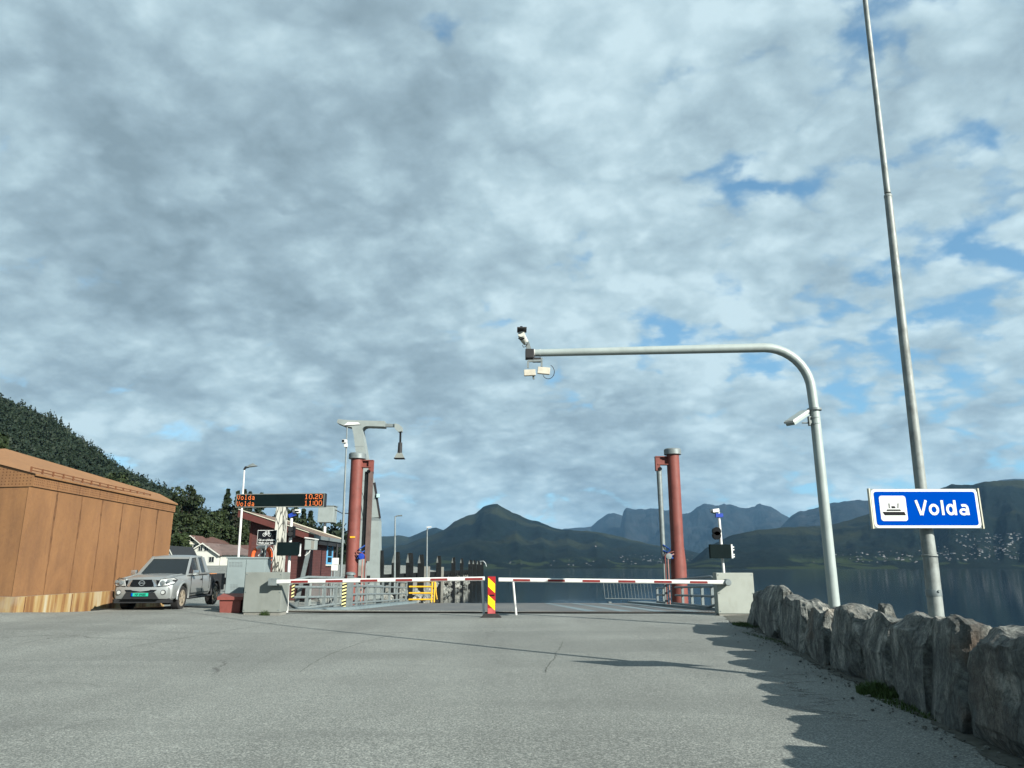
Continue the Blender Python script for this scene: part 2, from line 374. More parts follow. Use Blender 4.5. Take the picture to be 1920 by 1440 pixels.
def m_rock():
    m=NT('rock'); v=m.map(); oi=m.n('ShaderNodeObjectInfo'); 
    add=m.n('ShaderNodeVectorMath',operation='ADD'); m.l(v,add.inputs[0]); cb=m.n('ShaderNodeCombineXYZ'); m.l(m.ma('MULTIPLY',oi.outputs['Random'],40),cb.inputs[0]); m.l(cb.outputs[0],add.inputs[1]); v=add.outputs[0]
    st=m.n('ShaderNodeMapping'); m.l(v,st.inputs[0]); st.inputs['Scale'].default_value=(1,1,0.6); st.inputs['Rotation'].default_value=(0.5,0.4,0)
    n1=m.noise(st.outputs[0],3.2,9,0.68,0.7); n2=m.noise(v,1.3,5,0.6,0.4); n3=m.noise(v,24,6,0.75)
    c=m.ramp(n1,[(0.30,(0.036,0.043,0.042)),(0.44,(0.105,0.120,0.113)),(0.54,(0.205,0.218,0.198)),(0.68,(0.50,0.50,0.44))])
    bf=m.mr(n2,0.52,0.66,0,0.6); br=m.mr(oi.outputs['Random'],0.35,0.9,0.1,1.0); c=m.mix(m.ma('MULTIPLY',bf,br),c,(0.13,0.08,0.045))
    c=m.mix(m.mr(m.noise(v,2.1,6,0.7),0.58,0.70,0,0.6),c,(0.05,0.055,0.04))
    vn=m.vor(st.outputs[0],2.2,'DISTANCE_TO_EDGE'); c=m.mix(m.mr(vn,0.03,0.0,0,0.6),c,(0.035,0.035,0.03))
    f=m.mr(n3,0.32,0.68,0.55,1.45); vs=m.n('ShaderNodeVectorMath',operation='SCALE'); m.l(c,vs.inputs[0]); m.l(f,vs.inputs['Scale'])
    m.col(vs.outputs[0]); m.rough(0.9); m.bump(m.ma('ADD',m.ma('MULTIPLY',n1,1.8),m.ma('MULTIPLY',n3,0.7)),1.0,0.07); return m.m
M['rock']=m_rock()
def m_cladding():
    m=NT('red_cladding'); g=m.pos(); w=m.n('ShaderNodeTexWave',wave_type='BANDS',bands_direction='Z',wave_profile='SAW'); m.l(g,w.inputs[0]); w.inputs['Scale'].default_value=2.2
    c=m.ramp(m.noise(m.pos((1,1,5)),2,5),[(0.3,(0.050,0.014,0.013)),(0.7,(0.080,0.022,0.019))]); c=m.mix(m.mr(w.outputs['Fac'],0.93,1.0,0,0.8),c,(0.13,0.05,0.04))
    m.col(c); m.rough(0.7); m.bump(w.outputs['Fac'],0.6,0.02); return m.m
M['cladding']=m_cladding()
def m_corrug():
    m=NT('corrugated_roof'); g=m.pos(); w=m.n('ShaderNodeTexWave',wave_type='BANDS',bands_direction='Y'); m.l(g,w.inputs[0]); w.inputs['Scale'].default_value=1.7
    c=m.mix(m.noise(g,1.5,5),(0.13,0.085,0.06),(0.24,0.17,0.125)); c=m.mix(m.mr(w.outputs['Fac'],0.0,0.5,0.6,0),c,(0.07,0.045,0.035)); m.col(c); m.rough(0.7); m.bump(w.outputs['Fac'],1.0,0.05); return m.m
M['corrug']=m_corrug()
def m_column():
    m=NT('branch_pattern'); v=m.map((1,1,0.22)); nn=m.n('ShaderNodeTexNoise'); m.l(v,nn.inputs['Vector']); nn.inputs['Scale'].default_value=5
    a=m.n('ShaderNodeVectorMath',operation='ADD'); m.l(v,a.inputs[0]); s_=m.n('ShaderNodeVectorMath',operation='SCALE'); m.l(nn.outputs['Color'],s_.inputs[0]); s_.inputs['Scale'].default_value=0.12; m.l(s_.outputs[0],a.inputs[1])
    d=m.vor(a.outputs[0],9,'DISTANCE_TO_EDGE'); c=m.mix(m.mr(d,0.03,0.09,1,0),(0.45,0.46,0.41),(0.04,0.045,0.04)); m.col(c); m.rough(0.6); return m.m
M['column']=m_column()
def m_leaf(name,a,b,c_):
    m=NT(name); oi=m.n('ShaderNodeObjectInfo'); v=m.pos()
    n1=m.noise(v,0.35,3,0.6); n2=m.noise(v,2.5,2,0.6)
    c=m.ramp(m.ma('ADD',m.ma('MULTIPLY',n1,0.6),m.ma('MULTIPLY',n2,0.4)),[(0.35,a),(0.5,b),(0.66,c_)])
    f=m.mr(oi.outputs['Random'],0,1,0.8,1.25); vs=m.n('ShaderNodeVectorMath',operation='SCALE'); m.l(c,vs.inputs[0]); m.l(f,vs.inputs['Scale'])
    m.col(vs.outputs[0]); m.rough(0.7); m.b.inputs['Specular IOR Level'].default_value=0.2; return m.m
M['leaf']=m_leaf('broad_leaves',(0.008,0.016,0.007),(0.015,0.027,0.009),(0.030,0.044,0.014))
M['needle']=m_leaf('needles',(0.007,0.015,0.008),(0.013,0.024,0.010),(0.021,0.034,0.014))
M['forest']=m_leaf('forest_leaves',(0.004,0.010,0.006),(0.007,0.015,0.008),(0.014,0.024,0.010))
M['grass']=m_leaf('grass_blades',(0.025,0.045,0.012),(0.04,0.075,0.018),(0.065,0.105,0.03))
def m_hill(name,kind):
    m=NT(name); g=m.pos(); sep=m.n('ShaderNodeSeparateXYZ'); m.l(g,sep.inputs[0]); z=sep.outputs[2]
    n1=m.noise(g,0.004,8,0.6,0.3); n2=m.noise(g,0.03,6,0.7); n3=m.noise(g,0.0016,4,0.5,0.6)
    if kind=='near':
        c=m.ramp(m.noise(g,0.05,6),[(0.3,(0.016,0.028,0.012)),(0.7,(0.035,0.052,0.02))]); m.b.inputs['Specular IOR Level'].default_value=0.1
    elif kind=='green':  # cloud shadow over the mountains is put into these and the rock tones
        c=m.ramp(n2,[(0.32,(0.0006,0.003,0.003)),(0.5,(0.0025,0.007,0.006)),(0.68,(0.006,0.0125,0.008))])
        up=m.mr(m.ma('ADD',z,m.ma('MULTIPLY',n1,260)),180,330,0,1)
        c=m.mix(m.ma('MULTIPLY',m.mr(n3,0.50,0.60),m.ma('MULTIPLY',up,0.75)),c,(0.024,0.028,0.012))  # paler upper ground, with sunlit ridges put into its colour
        lowm=m.mr(m.ma('ADD',z,m.ma('MULTIPLY',n1,70)),90,60,0,1)
        fld=m.mr(m.noise(m.pos((1,0.5,3)),0.0045,3,0.5),0.52,0.545)
        c=m.mix(m.ma('MULTIPLY',lowm,m.ma('MULTIPLY',fld,0.75)),c,(0.030,0.044,0.016))
    else:
        c=m.ramp(n1,[(0.35,(0.006,0.010,0.012)),(0.5,(0.012,0.016,0.018)),(0.7,(0.026,0.028,0.03))])
        c=m.mix(m.mr(m.ma('ADD',z,m.ma('MULTIPLY',n2,300)),250,550,0.85,0),c,(0.003,0.008,0.008))
    m.col(c); m.rough(0.95); m.b.inputs['Specular IOR Level'].default_value=0.05
    if kind!='near': m.bump(n2,1.0,18 if kind=='green' else 30)
    return m.m
def m_water():
    m=NT('fjord_water'); g=m.pos((1,0.45,1))
    m.col((0.001,0.008,0.014)); m.rough(0.06); m.b.inputs['IOR'].default_value=1.33; m.b.inputs['Specular IOR Level'].default_value=0.22
    n1=m.noise(g,1.3,5,0.55); n2=m.noise(g,0.12,3,0.5)
    m.bump(m.ma('ADD',m.ma('MULTIPLY',n1,0.16),m.ma('MULTIPLY',n2,0.9)),0.10,0.25); return m.m
M['water']=m_water()
M['dirt']=simple('verge_dirt',(0.085,0.09,0.078),0.95,0,0.3,9,(0.04,0.05,0.028),src='Object')
# ---------------------------------------------------------------- ground
WZ=-2.6
def sst(a,b,x):
    t=max(0,min(1,(x-a)/(b-a))); return t*t*(3-2*t)
WALL=[(24.0,6.9),(19.5,5.94),(16.7,5.49),(13.2,4.84),(11.45,4.57),(10.1,4.37),(8.4,4.17),(7.2,3.93),(6.07,3.76),(4.0,3.45),(-14,0.9)]
def wallx(Y):
    for (a,xa),(b,xb) in zip(WALL,WALL[1:]):
        if Y>=b: return xa+(xb-xa)*(Y-a)/(b-a)
    return WALL[-1][1]
def gz(x,Y):
    z=0.14*sst(-5.5,-11,x)*sst(8,20,Y)
    if Y>24.8: z-=min(0.6,0.03*(Y-24.8))
    if x<-12.2: z+=0.12*sst(-12.2,-13.2,x)*sst(12,20,Y)-sst(-12.3,-13.2,x)*min(0.6,max(0,0.065*(Y-20.5)))
    z+=0.012*noise.noise(Vector((x*0.25,Y*0.25,0)))
    return z
def grid(name,Ys,xr,zf,mat,nx,**kw):
    vs=[];fs=[]
    for Y in Ys:
        a,b=xr(Y)
        for i in range(nx+1):
            x=a+(b-a)*i/nx; vs.append((x,Y,zf(x,Y)))
    w=nx+1
    for j in range(len(Ys)-1):
        for i in range(nx): fs.append((j*w+i,j*w+i+1,(j+1)*w+i+1,(j+1)*w+i))
    mb=MB(); mb.add(vs,fs); return mb
def build_ground():
    # quay as one sheet, with a skirt of wall down to the sea bed
    def edge(Y):
        if Y<=24.6: return wallx(Y)+2.1
        if Y<=24.8: return -7.75+(wallx(Y)+2.1+7.75)*(24.8-Y)/0.2
        if Y<=200: return -7.75-2.6*sst(44,47,Y)
        return -10.4-(Y-200)*0.5
    Ys=[-14+i*0.9 for i in range(43)]+[24.2,24.6,24.8]+[25.5+i*0.9 for i in range(25)]+[49,54,60,70,85,100,130,160,200,300,420,600,900]
    vs=[];fs=[]; nx=200
    def xs(Y):
        e=edge(Y); l=-40 if Y<60 else -40-(Y-60)*1.6
        return [l+(e-l)*i/nx for i in range(nx+1)]+[e+0.02]
    for Y in Ys:
        X=xs(Y)
        for i,x in enumerate(X): vs.append((x,Y,-5.0 if i==nx+1 else (gz(x,Y) if Y<60 else -0.5+sst(60,150,Y)*2.5-2.5*sst(-30,-12,x))))
    w=nx+2
    for j in range(len(Ys)-1):
        for i in range(w-1): fs.append((j*w+i,j*w+i+1,(j+1)*w+i+1,(j+1)*w+i))
    o=MB().add(vs,fs).build('ground',M['asphalt'],smooth=True); tag(o,kind='structure')
build_ground()
w=MB(); w.add([(-26000,-9000,WZ),(26000,-9000,WZ),(26000,30000,WZ),(-26000,30000,WZ)],[(0,1,2,3)]); tag(w.build('water',M['water']),kind='structure')
# verge strip at the foot of the stones
def build_verge():
    vs=[];fs=[]; Ys=[3.0+0.06*i for i in range(336)]
    for Y in Ys:
        x=wallx(Y); wd=0.08+0.20*abs(noise.noise(Vector((Y*0.9,3,0))))+0.10*noise.noise(Vector((Y*3.5,9,0)))+0.05*noise.noise(Vector((Y*11,2,0)))+(0.3 if Y>19 else 0)
        for t in (0,0.5,1.0): 
            q=x+0.35-(wd+0.35)*t; vs.append((q,Y,gz(q,Y)+0.006+0.02*(1-t)))
    for j in range(len(Ys)-1):
        for i in range(2): fs.append((j*3+i,j*3+i+1,(j+1)*3+i+1,(j+1)*3+i))
    tag(MB().add(vs,fs).build('verge',M['dirt']),kind='structure')
build_verge()
# ---------------------------------------------------------------- mountains
def interp(tab,x):
    if x<=tab[0][0]: return tab[0][1]
    for (a,ya),(b,yb) in zip(tab,tab[1:]):
        if x<=b: return ya+(yb-ya)*(x-a)/(b-a)
    return tab[-1][1]
def kk(y):
    r=ray(960,y); return r[2]/r[1]
def hfun(px,t,tab,r0,r1,pw,amp,seed):
    """distance from the camera and height at azimuth px and slope fraction t (0 shore, 1 ridge, >1 behind)"""
    y=interp(tab,px); k=kk(y); Hh=max(0,k)*r1*1.02+H
    if t<=1: s=t**pw
    else: s=max(0,1-(t-1)*1.3)
    rr=r0+(r1-r0)*min(t,2)
    p3=Vector((px*0.012*1.0,t*3.2,seed))
    nz=noise.fractal(p3,0.9,2.1,6)
    rid=1-abs(noise.noise(Vector((px*0.02+seed,t*1.1,seed*2))))*2
    e=(t*(1.15-t)*3 if t<1 else 0.4)
    z=Hh*s+amp*(Hh/300)*(nz*0.5+rid*0.25)*e + amp*0.035*(Hh/300)*noise.fractal(Vector((px*0.10,t*14,seed)),0.7,2.2,5)*min(1,t*4)
    lim=(k*rr+H)*0.985
    if t<0.97 and z>lim: z=lim-(z-lim)*0.3
    return rr,z
HILLS={}
def hill(name,tab,r0,r1,pw,amp,seed,mat,p0,p1,dp,nt=46):
    HILLS[name]=(tab,r0,r1,pw,amp,seed)
    vs=[];fs=[]; cols=int((p1-p0)/dp)+1
    ts=[-0.04]+[1.0*i/nt for i in range(nt+1)]+[1.03,1.08,1.2,1.4,1.7]
    for c in range(cols):
        px=p0+c*dp; az=math.atan((px-960)/F*math.cos(TH))
        for t in ts:
            rr,z=hfun(px,max(t,0),tab,r0*(1+0.02*math.sin(px*0.013+seed)+0.012*noise.noise(Vector((px*0.03,seed,0)))),r1,pw,amp,seed)
            if t<0: rr=r0*0.93; z=WZ-20
            if t==0: z=WZ-0.5
            vs.append((rr*math.tan(az),rr,z))
    w=len(ts)
    for c in range(cols-1):
        for i in range(w-1): fs.append((c*w+i,(c+1)*w+i,(c+1)*w+i+1,c*w+i+1))
    o=MB().add(vs,fs).build(name,mat,smooth=False)
    o.data.polygons.foreach_set('use_smooth',[True]*len(o.data.polygons))
    return tag(o,kind='structure')
gm=m_hill('forested_slope','green'); rm=m_hill('bare_rock_slope','rock'); nm=m_hill('hillside_soil','near')
T1=[(-900,1010),(500,1040),(640,1040),(700,1030),(760,1022),(800,1008),(830,995),(850,980),(870,971),(890,967),(905,955),(920,950),(932,949),(945,955),(960,964),(1000,978),(1040,992),(1060,995),(1100,996),(1130,1001),(1180,1013),(1230,1024),(1280,1030),(1330,1042),(1400,1055),(1480,1062)]
T2=[(500,1030),(640,1022),(680,1012),(715,1006),(745,1006),(765,1009),(790,998),(815,990),(830,996),(870,1010),(950,1030)]
T3=[(1000,1010),(1060,993),(1110,991),(1130,976),(1142,969),(1155,968),(1170,972),(1200,985),(1260,1000)]
T4=[(1150,1030),(1157,1010),(1165,992),(1169,972),(1173,957),(1178,952),(1195,953),(1215,958),(1245,958),(1282,966),(1300,962),(1314,952),(1330,950),(1342,947),(1365,947),(1378,952),(1400,953),(1428,951),(1455,955),(1475,968),(1490,975),(1530,1000),(1560,1015)]
T5=[(1440,1020),(1470,992),(1490,974),(1510,962),(1560,950),(1600,944),(1640,944),(1720,940),(1800,930),(1860,922),(1890,908),(1920,905),(2050,900),(2500,890)]
T6=[(1270,1062),(1300,1050),(1325,1030),(1345,1020),(1380,1004),(1430,995),(1500,991),(1560,986),(1600,976),(1640,966),(1700,947),(1760,928),(1810,915),(1860,911),(1900,909),(1990,903),(2200,880),(2600,850)]
hill('mountains',T4,9000,14000,1.5,100,3.3,rm,1146,1562,2.0)
hill('distant_peak',T3,11000,16000,1.3,80,5.1,rm,996,1262,3)
hill('far_ridge',T5,7500,10500,1.3,80,8.7,rm,1436,2500,5)
hill('low_hills',T2,7000,9500,1.2,60,1.9,gm,500,950,4)
hill('mountain',T1,3000,6500,1.5,70,2.2,gm,-900,1482,4,60)
hill('hills',T6,2500,4600,1.55,60,6.4,gm,1270,2600,4,60)
# left hillside close behind the quay
TL=[(-900,570),(-300,662),(0,775),(60,800),(100,826),(150,856),(200,892),(250,914),(290,932),(330,958),(380,990),(420,1003),(480,1008),(560,1024),(650,1056),(700,1064)]
def lefth(px,t):
    k=kk(interp(TL,px)); r1=620; r0=215
    rr=r0+(r1-r0)*t; Hh=k*r1+H
    s=(t**1.15 if t<=1 else 1-(t-1)*0.5)
    return rr, 1.5+Hh*s*0.985+ (t*(1.1-t))*10*noise.fractal(Vector((px*0.01,t*3,4)),0.9,2,4)
def build_left():
    vs=[];fs=[]; ts=[-0.25]+[i/24 for i in range(25)]+[1.2,1.6]
    cols=range(-900,701,20)
    for px in cols:
        az=math.atan((px-960)/F*math.cos(TH))
        for t in ts:
            rr,z=lefth(px,max(0,t))
            if t<0: rr=150; z=-1.0
            if px>=690: z=WZ-1
            vs.append((rr*math.tan(az),rr,z))
    w=len(ts); n=len(list(cols))
    for c in range(n-1):
        for i in range(w-1): fs.append((c*w+i,(c+1)*w+i,(c+1)*w+i+1,c*w+i+1))
    tag(MB().add(vs,fs).build('hillside',nm,smooth=True),kind='structure')
build_left()
def nm_quads(cent,size,rng,flat=0.0):
    n=len(cent); a=rng.normal(size=(n,3)); a/=np.linalg.norm(a,axis=1)[:,None]
    b=rng.normal(size=(n,3)); b-=a*(a*b).sum(1)[:,None]; b/=np.linalg.norm(b,axis=1)[:,None]
    s=size[:,None]*(0.6+0.8*rng.random((n,1))); a=a*s; b=b*s*(0.5+0.4*rng.random((n,1)))
    return np.stack([cent-a,cent+b*0.9-a*0.1,cent+a,cent-b*0.9+a*0.15],1).reshape(-1,3)
def quads_obj(name,co,mat,parent=None,loc=(0,0,0)):
    n=len(co)//4; me=bpy.data.meshes.new(name); me.vertices.add(len(co)); me.vertices.foreach_set('co',co.astype('f').ravel())
    me.loops.add(4*n); me.loops.foreach_set('vertex_index',np.arange(4*n,dtype='i')); me.polygons.add(n); me.polygons.foreach_set('loop_start',np.arange(n,dtype='i')*4); me.update(); me.validate()
    me.materials.append(mat); o=bpy.data.objects.new(name,me); C.objects.link(o); o.location=loc
    if parent is not None: o.parent=parent
    return o
def build_forest():
    rng=np.random.default_rng(3); out=[]
    for i in range(5200):
        px=rng.uniform(-500,640); t=rng.random()**0.8*1.02
        rr,z=lefth(px,t); az=math.atan((px-960)/F*math.cos(TH)); x=rr*math.tan(az)
        h=rng.uniform(7,13)*(0.75 if t>0.9 else 1.0); w_=h*rng.uniform(0.28,0.45)
        k=46 if rr<450 else 34
        if rng.random()<0.35:   # conifer
            u=rng.random(k); rad=(1-u)*w_*0.75; ang=rng.random(k)*6.28; c=np.stack([x+rad*np.cos(ang),rr+rad*np.sin(ang),z+1+u*h*1.25],1)
            sz=0.5+1.1*(1-u)
        else:
            d=rng.normal(size=(k,3)); d/=np.linalg.norm(d,axis=1)[:,None]; d*=(0.7+0.4*rng.random((k,1)))*np.array([[w_,w_,h*0.45]]); c=d+np.array([[x,rr,z+h*0.55]]); sz=np.full(k,1.15)
        out.append(nm_quads(c,sz,rng))
    o=quads_obj('forest',np.concatenate(out),M['forest']); tag(o,kind='stuff'); tag(o,'dense dark green wood covering the left hillside','forest')
build_forest()
def leafcloud(clumps,per,lsize,rng):
    cs=[]
    for (x,y,z,rx,rz) in clumps:
        d=rng.normal(size=(per,3)); d/=np.linalg.norm(d,axis=1)[:,None]; d*=(rng.random((per,1))**0.35)*np.array([[rx,rx,rz]])
        cs.append(d+np.array([[x,y,z]]))
    c=np.concatenate(cs); return nm_quads(c,np.full(len(c),lsize),rng)
def tree(x,y,z,h,w,kind,seed,label,group):
    rng=np.random.default_rng(seed); name='fir_tree' if kind=='fir' else 'broadleaf_tree'
    t=thing(name,(x,y,z),label,'tree',group); tb=MB()
    if kind=='fir':
        tb.tube([(x,y,z-1),(x,y,z+h*0.97)],[h*0.018,0.04],8); c=[]
        n=int(h*2.2)
        for i in range(n):
            u=(i+0.5)/n; rad=(1-u)**0.85*w*(0.8+0.4*rng.random()); zz=z+h*(0.06+0.94*u)
            for q in range(7):
                a=rng.random()*6.28; L_=rad*(0.6+0.5*rng.random())
                tb.tube([(x,y,zz),(x+L_*math.cos(a),y+L_*math.sin(a),zz-0.25*L_)],[0.06,0.02],4)
                for s in np.linspace(0.15,1,7):
                    c.append((x+L_*s*math.cos(a)+rng.normal()*0.15,y+L_*s*math.sin(a)+rng.normal()*0.15,zz-0.3*L_*s+rng.normal()*0.12))
        co=nm_quads(np.array(c),np.full(len(c),0.42),rng); quads_obj('crown',co-np.array([[x,y,z]]),M['needle'],t)
    else:
        tb.tube([(x,y,z-1),(x+0.1*w*rng.normal(),y,z+h*0.35),(x,y,z+h*0.8)],[h*0.022,h*0.016,0.06],8); cl=[]
        for i in range(40):
            a=rng.random()*6.28; u=rng.random(); rr=w*(0.2+0.75*rng.random())*math.sin(math.pi*(0.30+0.55*u))
            zz=z+h*(0.16+0.76*u); px_,py_=x+rr*math.cos(a),y+rr*math.sin(a)
            tb.tube([(x,y,z+h*(0.15+0.5*u)),(px_,py_,zz)],[0.12,0.03],5)
            cl.append((px_,py_,zz,w*rng.uniform(0.2,0.38),h*rng.uniform(0.05,0.11)))
        quads_obj('crown',leafcloud(cl,100,0.42,rng)-np.array([[x,y,z]]),M['leaf'],t)
    tb.build('trunk',M['trunk'],t,smooth=True)
    return t
# individual trees between the houses and the hill: photo x, photo top y, distance, width px, kind
TREES=[(4,808,95,26,'b','rounded tree rising behind the rusty roof at the picture edge'),
(142,893,150,34,'b','green tree just above the rusty roof ridge, left of the dark tree'),
(226,878,170,60,'b','large dark round tree above the far half of the rusty roof'),
(352,905,190,58,'b','tallest broad tree with a steep right edge beside the sky gap'),
(322,960,180,44,'b','low green tree directly behind the far corner of the rusty building'),
(300,925,200,40,'b','bushy tree between the round tree and the tallest broad tree'),
(385,962,195,40,'b','round green tree in the dip right of the tallest broad tree'),
(428,917,210,26,'f','pointed fir standing highest left of the departure board'),
(447,921,215,18,'f','narrow fir directly behind the lamp post'),
(459,919,205,20,'f','fir showing just above the left end of the departure board'),
(470,922,215,20,'f','fir second from the left above the departure board'),
(490,925,220,18,'f','last fir top showing above the departure board'),
(412,955,200,34,'b','green tree below the pointed fir'),
(430,985,190,46,'b','leafy tree filling the slope above the grey brown house roof'),
(366,985,185,40,'b','leafy tree above the red brown house roof'),
(338,1000,170,34,'b','light green tree left of the cream house gable'),
(402,1000,188,30,'b','leafy tree right of the red brown roof'),
(570,955,200,22,'f','fir behind the red house roof, left of the grey box on a post'),
(583,958,200,20,'f','fir touching the left side of the grey box on a post'),
(552,950,205,28,'b','tree between the signal camera and the firs'),
(455,975,190,34,'b','tree behind the foot of the departure board panel'),
(530,950,210,30,'b','tree behind the patterned column top'),
(312,1000,160,22,'b','shaded tree touching the rusty building far edge')]
for i,(px,py,Y,wp,k,lb) in enumerate(TREES):
    top=P(px,py,Y); base=0.5 if py>900 else 1.0; h=top.z-base; w_=0.27*h if k=='f' else wp/F*Y/2*1.45
    tree(top.x,Y,base,h,w_,'fir' if k=='f' else 'b',100+i,lb,'trees behind the quay houses')
#PART2
# ---------------------------------------------------------------- rusty steel building
M['stain']=simple('rust_stain',(0.135,0.066,0.029),0.8,0,0.3,4)
def rusty_building():
    t=thing('steel_clad_building',(-16,24,0.1),'long rust coloured steel clad building with perforated eave band, left of the silver pickup','building')
    xA,yA=-13.21,20.5; xB,yB=-13.66,30.3; zb=P(27,1119,yA).z; zt=P(54,912,yA).z; ze=P(58,889,yA).z
    xL=-27.5
    # right-hand wall as panels with thin shadow gaps, split like the photo
    mb=MB(); seams=MB()
    px_s=[27,82,130,171,211,246,279,313]
    fr=[0]; 
    for p in px_s[1:]:
        # position along the wall where the photo shows the seam
        r=ray(p,1110); k=r[0]/r[1]; q=(k*yA-xA)/((xB-xA)-k*(yB-yA)); fr.append(min(1,q))
    fr[-1]=1
    for a,b in zip(fr,fr[1:]):
        g=0.012
        A=(xA+(xB-xA)*a,yA+(yB-yA)*a+ (g if a>0 else 0)); B=(xA+(xB-xA)*b,yA+(yB-yA)*b-g)
        mb.add([(A[0],A[1],zb),(B[0],B[1],zb),(B[0],B[1],zt),(A[0],A[1],zt),(A[0]-0.1,A[1],zb),(B[0]-0.1,B[1],zb),(B[0]-0.1,B[1],zt),(A[0]-0.1,A[1],zt)],[(0,1,2,3),(7,6,5,4),(0,4,5,1),(3,2,6,7),(0,3,7,4),(1,5,6,2)])
    mb.build('wall',M['corten'],t)
    MB().add([(xA-0.05,yA+0.1,zb+0.02),(xB-0.05,yB,zb+0.02),(xB-0.05,yB,zt),(xA-0.05,yA+0.1,zt)],[(0,1,2,3)]).build('backing',M['seam'],t)
    # run-off stains along the joints, each with its own ragged edge
    rg=random.Random(4)
    for a in fr[1:-1]:
        m=MB(); x=xA+(xB-xA)*a; y=yA+(yB-yA)*a; zs=[zb+0.02+(zt-zb-0.04)*i/24 for i in range(25)]; L_=[];R_=[]; l=0.03; r_=0.03
        for z in zs:
            l=min(0.08,max(0.012,l+rg.uniform(-0.022,0.022))); r_=min(0.07,max(0.012,r_+rg.uniform(-0.02,0.02))); L_.append((x+0.003,y-l,z)); R_.append((x+0.003,y+r_,z))
        m.add(L_+R_,[(i,25+i,26+i,i+1) for i in range(24)]); m.build('joint_stain',M['stain'],t)
    # front wall
    mb=MB()
    for i in range(8):
        x1=xA-0.11-i*1.95; x0=x1-1.93; mb.add([(x,yA+0.2*(xA-x)+o,z) for z in (zb,zt) for x,o in ((x0,0),(x1+(0.005 if i==0 else 0),0),(x1,0.1),(x0,0.1))],[(0,3,2,1),(4,5,6,7),(0,1,5,4),(1,2,6,5),(2,3,7,6),(3,0,4,7)])
    mb.build('wall',M['corten'],t)
    MB().add([(xL,yA+0.06+0.2*(xA-xL),zb+0.03),(xA-0.3,yA+0.12,zb+0.03),(xA-0.3,yA+0.12,zt),(xL,yA+0.06+0.2*(xA-xL),zt)],[(0,1,2,3)]).build('backing',M['seam'],t)
    MB().box((xL,yB-0.1,zb),(xB-0.12,yB,zt)).build('wall',M['corten'],t)
    # perforated band, standing 3 cm proud
    e=0.04; A=Vector((xA+e,yA-e)); B=Vector((xB+e,yB+e))
    mb=MB(); mb.add([(A.x,A.y,zt-0.0),(B.x,B.y,zt),(B.x,B.y,ze),(A.x,A.y,ze),(A.x-0.05,A.y+0.05,zt),(B.x-0.05,B.y,zt),(B.x-0.05,B.y,ze),(A.x-0.05,A.y+0.05,ze)],[(0,1,2,3),(7,6,5,4),(0,4,5,1),(3,2,6,7),(0,3,7,4),(1,5,6,2)])
    # front gable band rises to the left
    zl=ze+0.95
    fy=lambda x:A.y+0.2*(A.x-x)
    mb.add([(xL,fy(xL),zt),(A.x,A.y,zt),(A.x,A.y,ze),(A.x-0.7,fy(A.x-0.7),ze+0.17),(-16.0,fy(-16.0),ze+0.68),(xL,fy(xL),ze+0.91)],[(0,1,2,3,4,5)])
    mb.build('perforated_band',M['corten'],t)
    ho=MB(); n=Vector((A.y-B.y,B.x-A.x)).normalized(); n=-n if n.x<0 else n
    for i in range(112):
        f=(i+0.7)/113; x=A.x+(B.x-A.x)*f; y=A.y+(B.y-A.y)*f
        if i%14 in (6,): continue
        for k in range(4):
            z=zt+(ze-zt)*(0.2+0.2*k); s=0.016
            ho.add([(x+0.002,y-s,z-s),(x+0.002,y+s,z-s),(x+0.002,y+s,z+s),(x+0.002,y-s,z+s)],[(0,1,2,3)])
    for i in range(34):
        x=A.x-0.1-i*0.115
        for k in range(10):
            z=zt+0.07+k*0.085
            if z<ze-0.03+min(0.68,(A.x-x)*0.22): s=0.016; ho.add([(x-s,fy(x-s)-0.003,z-s),(x+s,fy(x+s)-0.003,z-s),(x+s,fy(x+s)-0.003,z+s),(x-s,fy(x-s)-0.003,z+s)],[(0,1,2,3)])
    for i in range(1,9):
        f=i/8.0; x=A.x+(B.x-A.x)*f; y=A.y+(B.y-A.y)*f-0.02; ho.box((x-0.001,y-0.008,zt+0.01),(x+0.004,y+0.008,ze-0.01))
    ho.build('perforations',M['hole'],t)['kind']='stuff'
    # roof
    R0=P(10,841,23.0); R1=P(303,927,yB+0.2); R1.y=yB+0.05
    E0=(A.x+0.06,A.y-0.06,ze+0.002); E1=(B.x+0.06,B.y+0.04,ze+0.002); c0=(A.x-0.7,fy(A.x-0.7)-0.06,ze+0.19)
    rf=MB(); rf.add([E0,E1,(R1.x,R1.y,R1.z),(R0.x,R0.y,R0.z),c0,(-16.0,fy(-16.0)-0.06,ze+0.70),(xL,fy(xL)-0.06,ze+0.93),(xL,26.0,R0.z),(xL,R1.y,R1.z)],[(0,1,2,3,4),(4,3,5),(5,3,7,6),(3,2,8,7)])
    rf.add([(p[0],p[1],p[2]-0.05) for p in (E0,E1)]+[E0,E1],[(0,1,3,2)])
    rf.build('roof',M['cortenroof'],t)
    # snow guard rail along the eave
    sg=MB(); 
    for dz in (0.09,0.17):
        a=P(44,878-0,yA+0.0); 
        s0=Vector((xA-0.30,yA+0.3,ze+0.06+dz)); s1=Vector((xB-0.25,yB-1.6,ze+0.05+dz)); sg.bar(s0,s1,0.022,0.024)
    for i in range(15):
        f=i/14; p=s0.lerp(s1,f); sg.box((p.x-0.02,p.y-0.02,ze-0.02),(p.x+0.02,p.y+0.02,p.z+0.02))
    sg.build('snow_guard',M['seam'],t)
    pl=MB(); pl.add([(xA+0.02,yA-0.02,zb-0.004),(xB+0.02,yB,zb-0.004),(xB+0.02,yB,-1),(xA+0.02,yA-0.02,-1),(xL,yA-0.02+0.2*(xA-xL),zb-0.004),(xL,yA-0.02+0.2*(xA-xL),-1)],[(0,1,2,3),(4,0,3,5)])
    pl.build('plinth',M['plinth'],t)
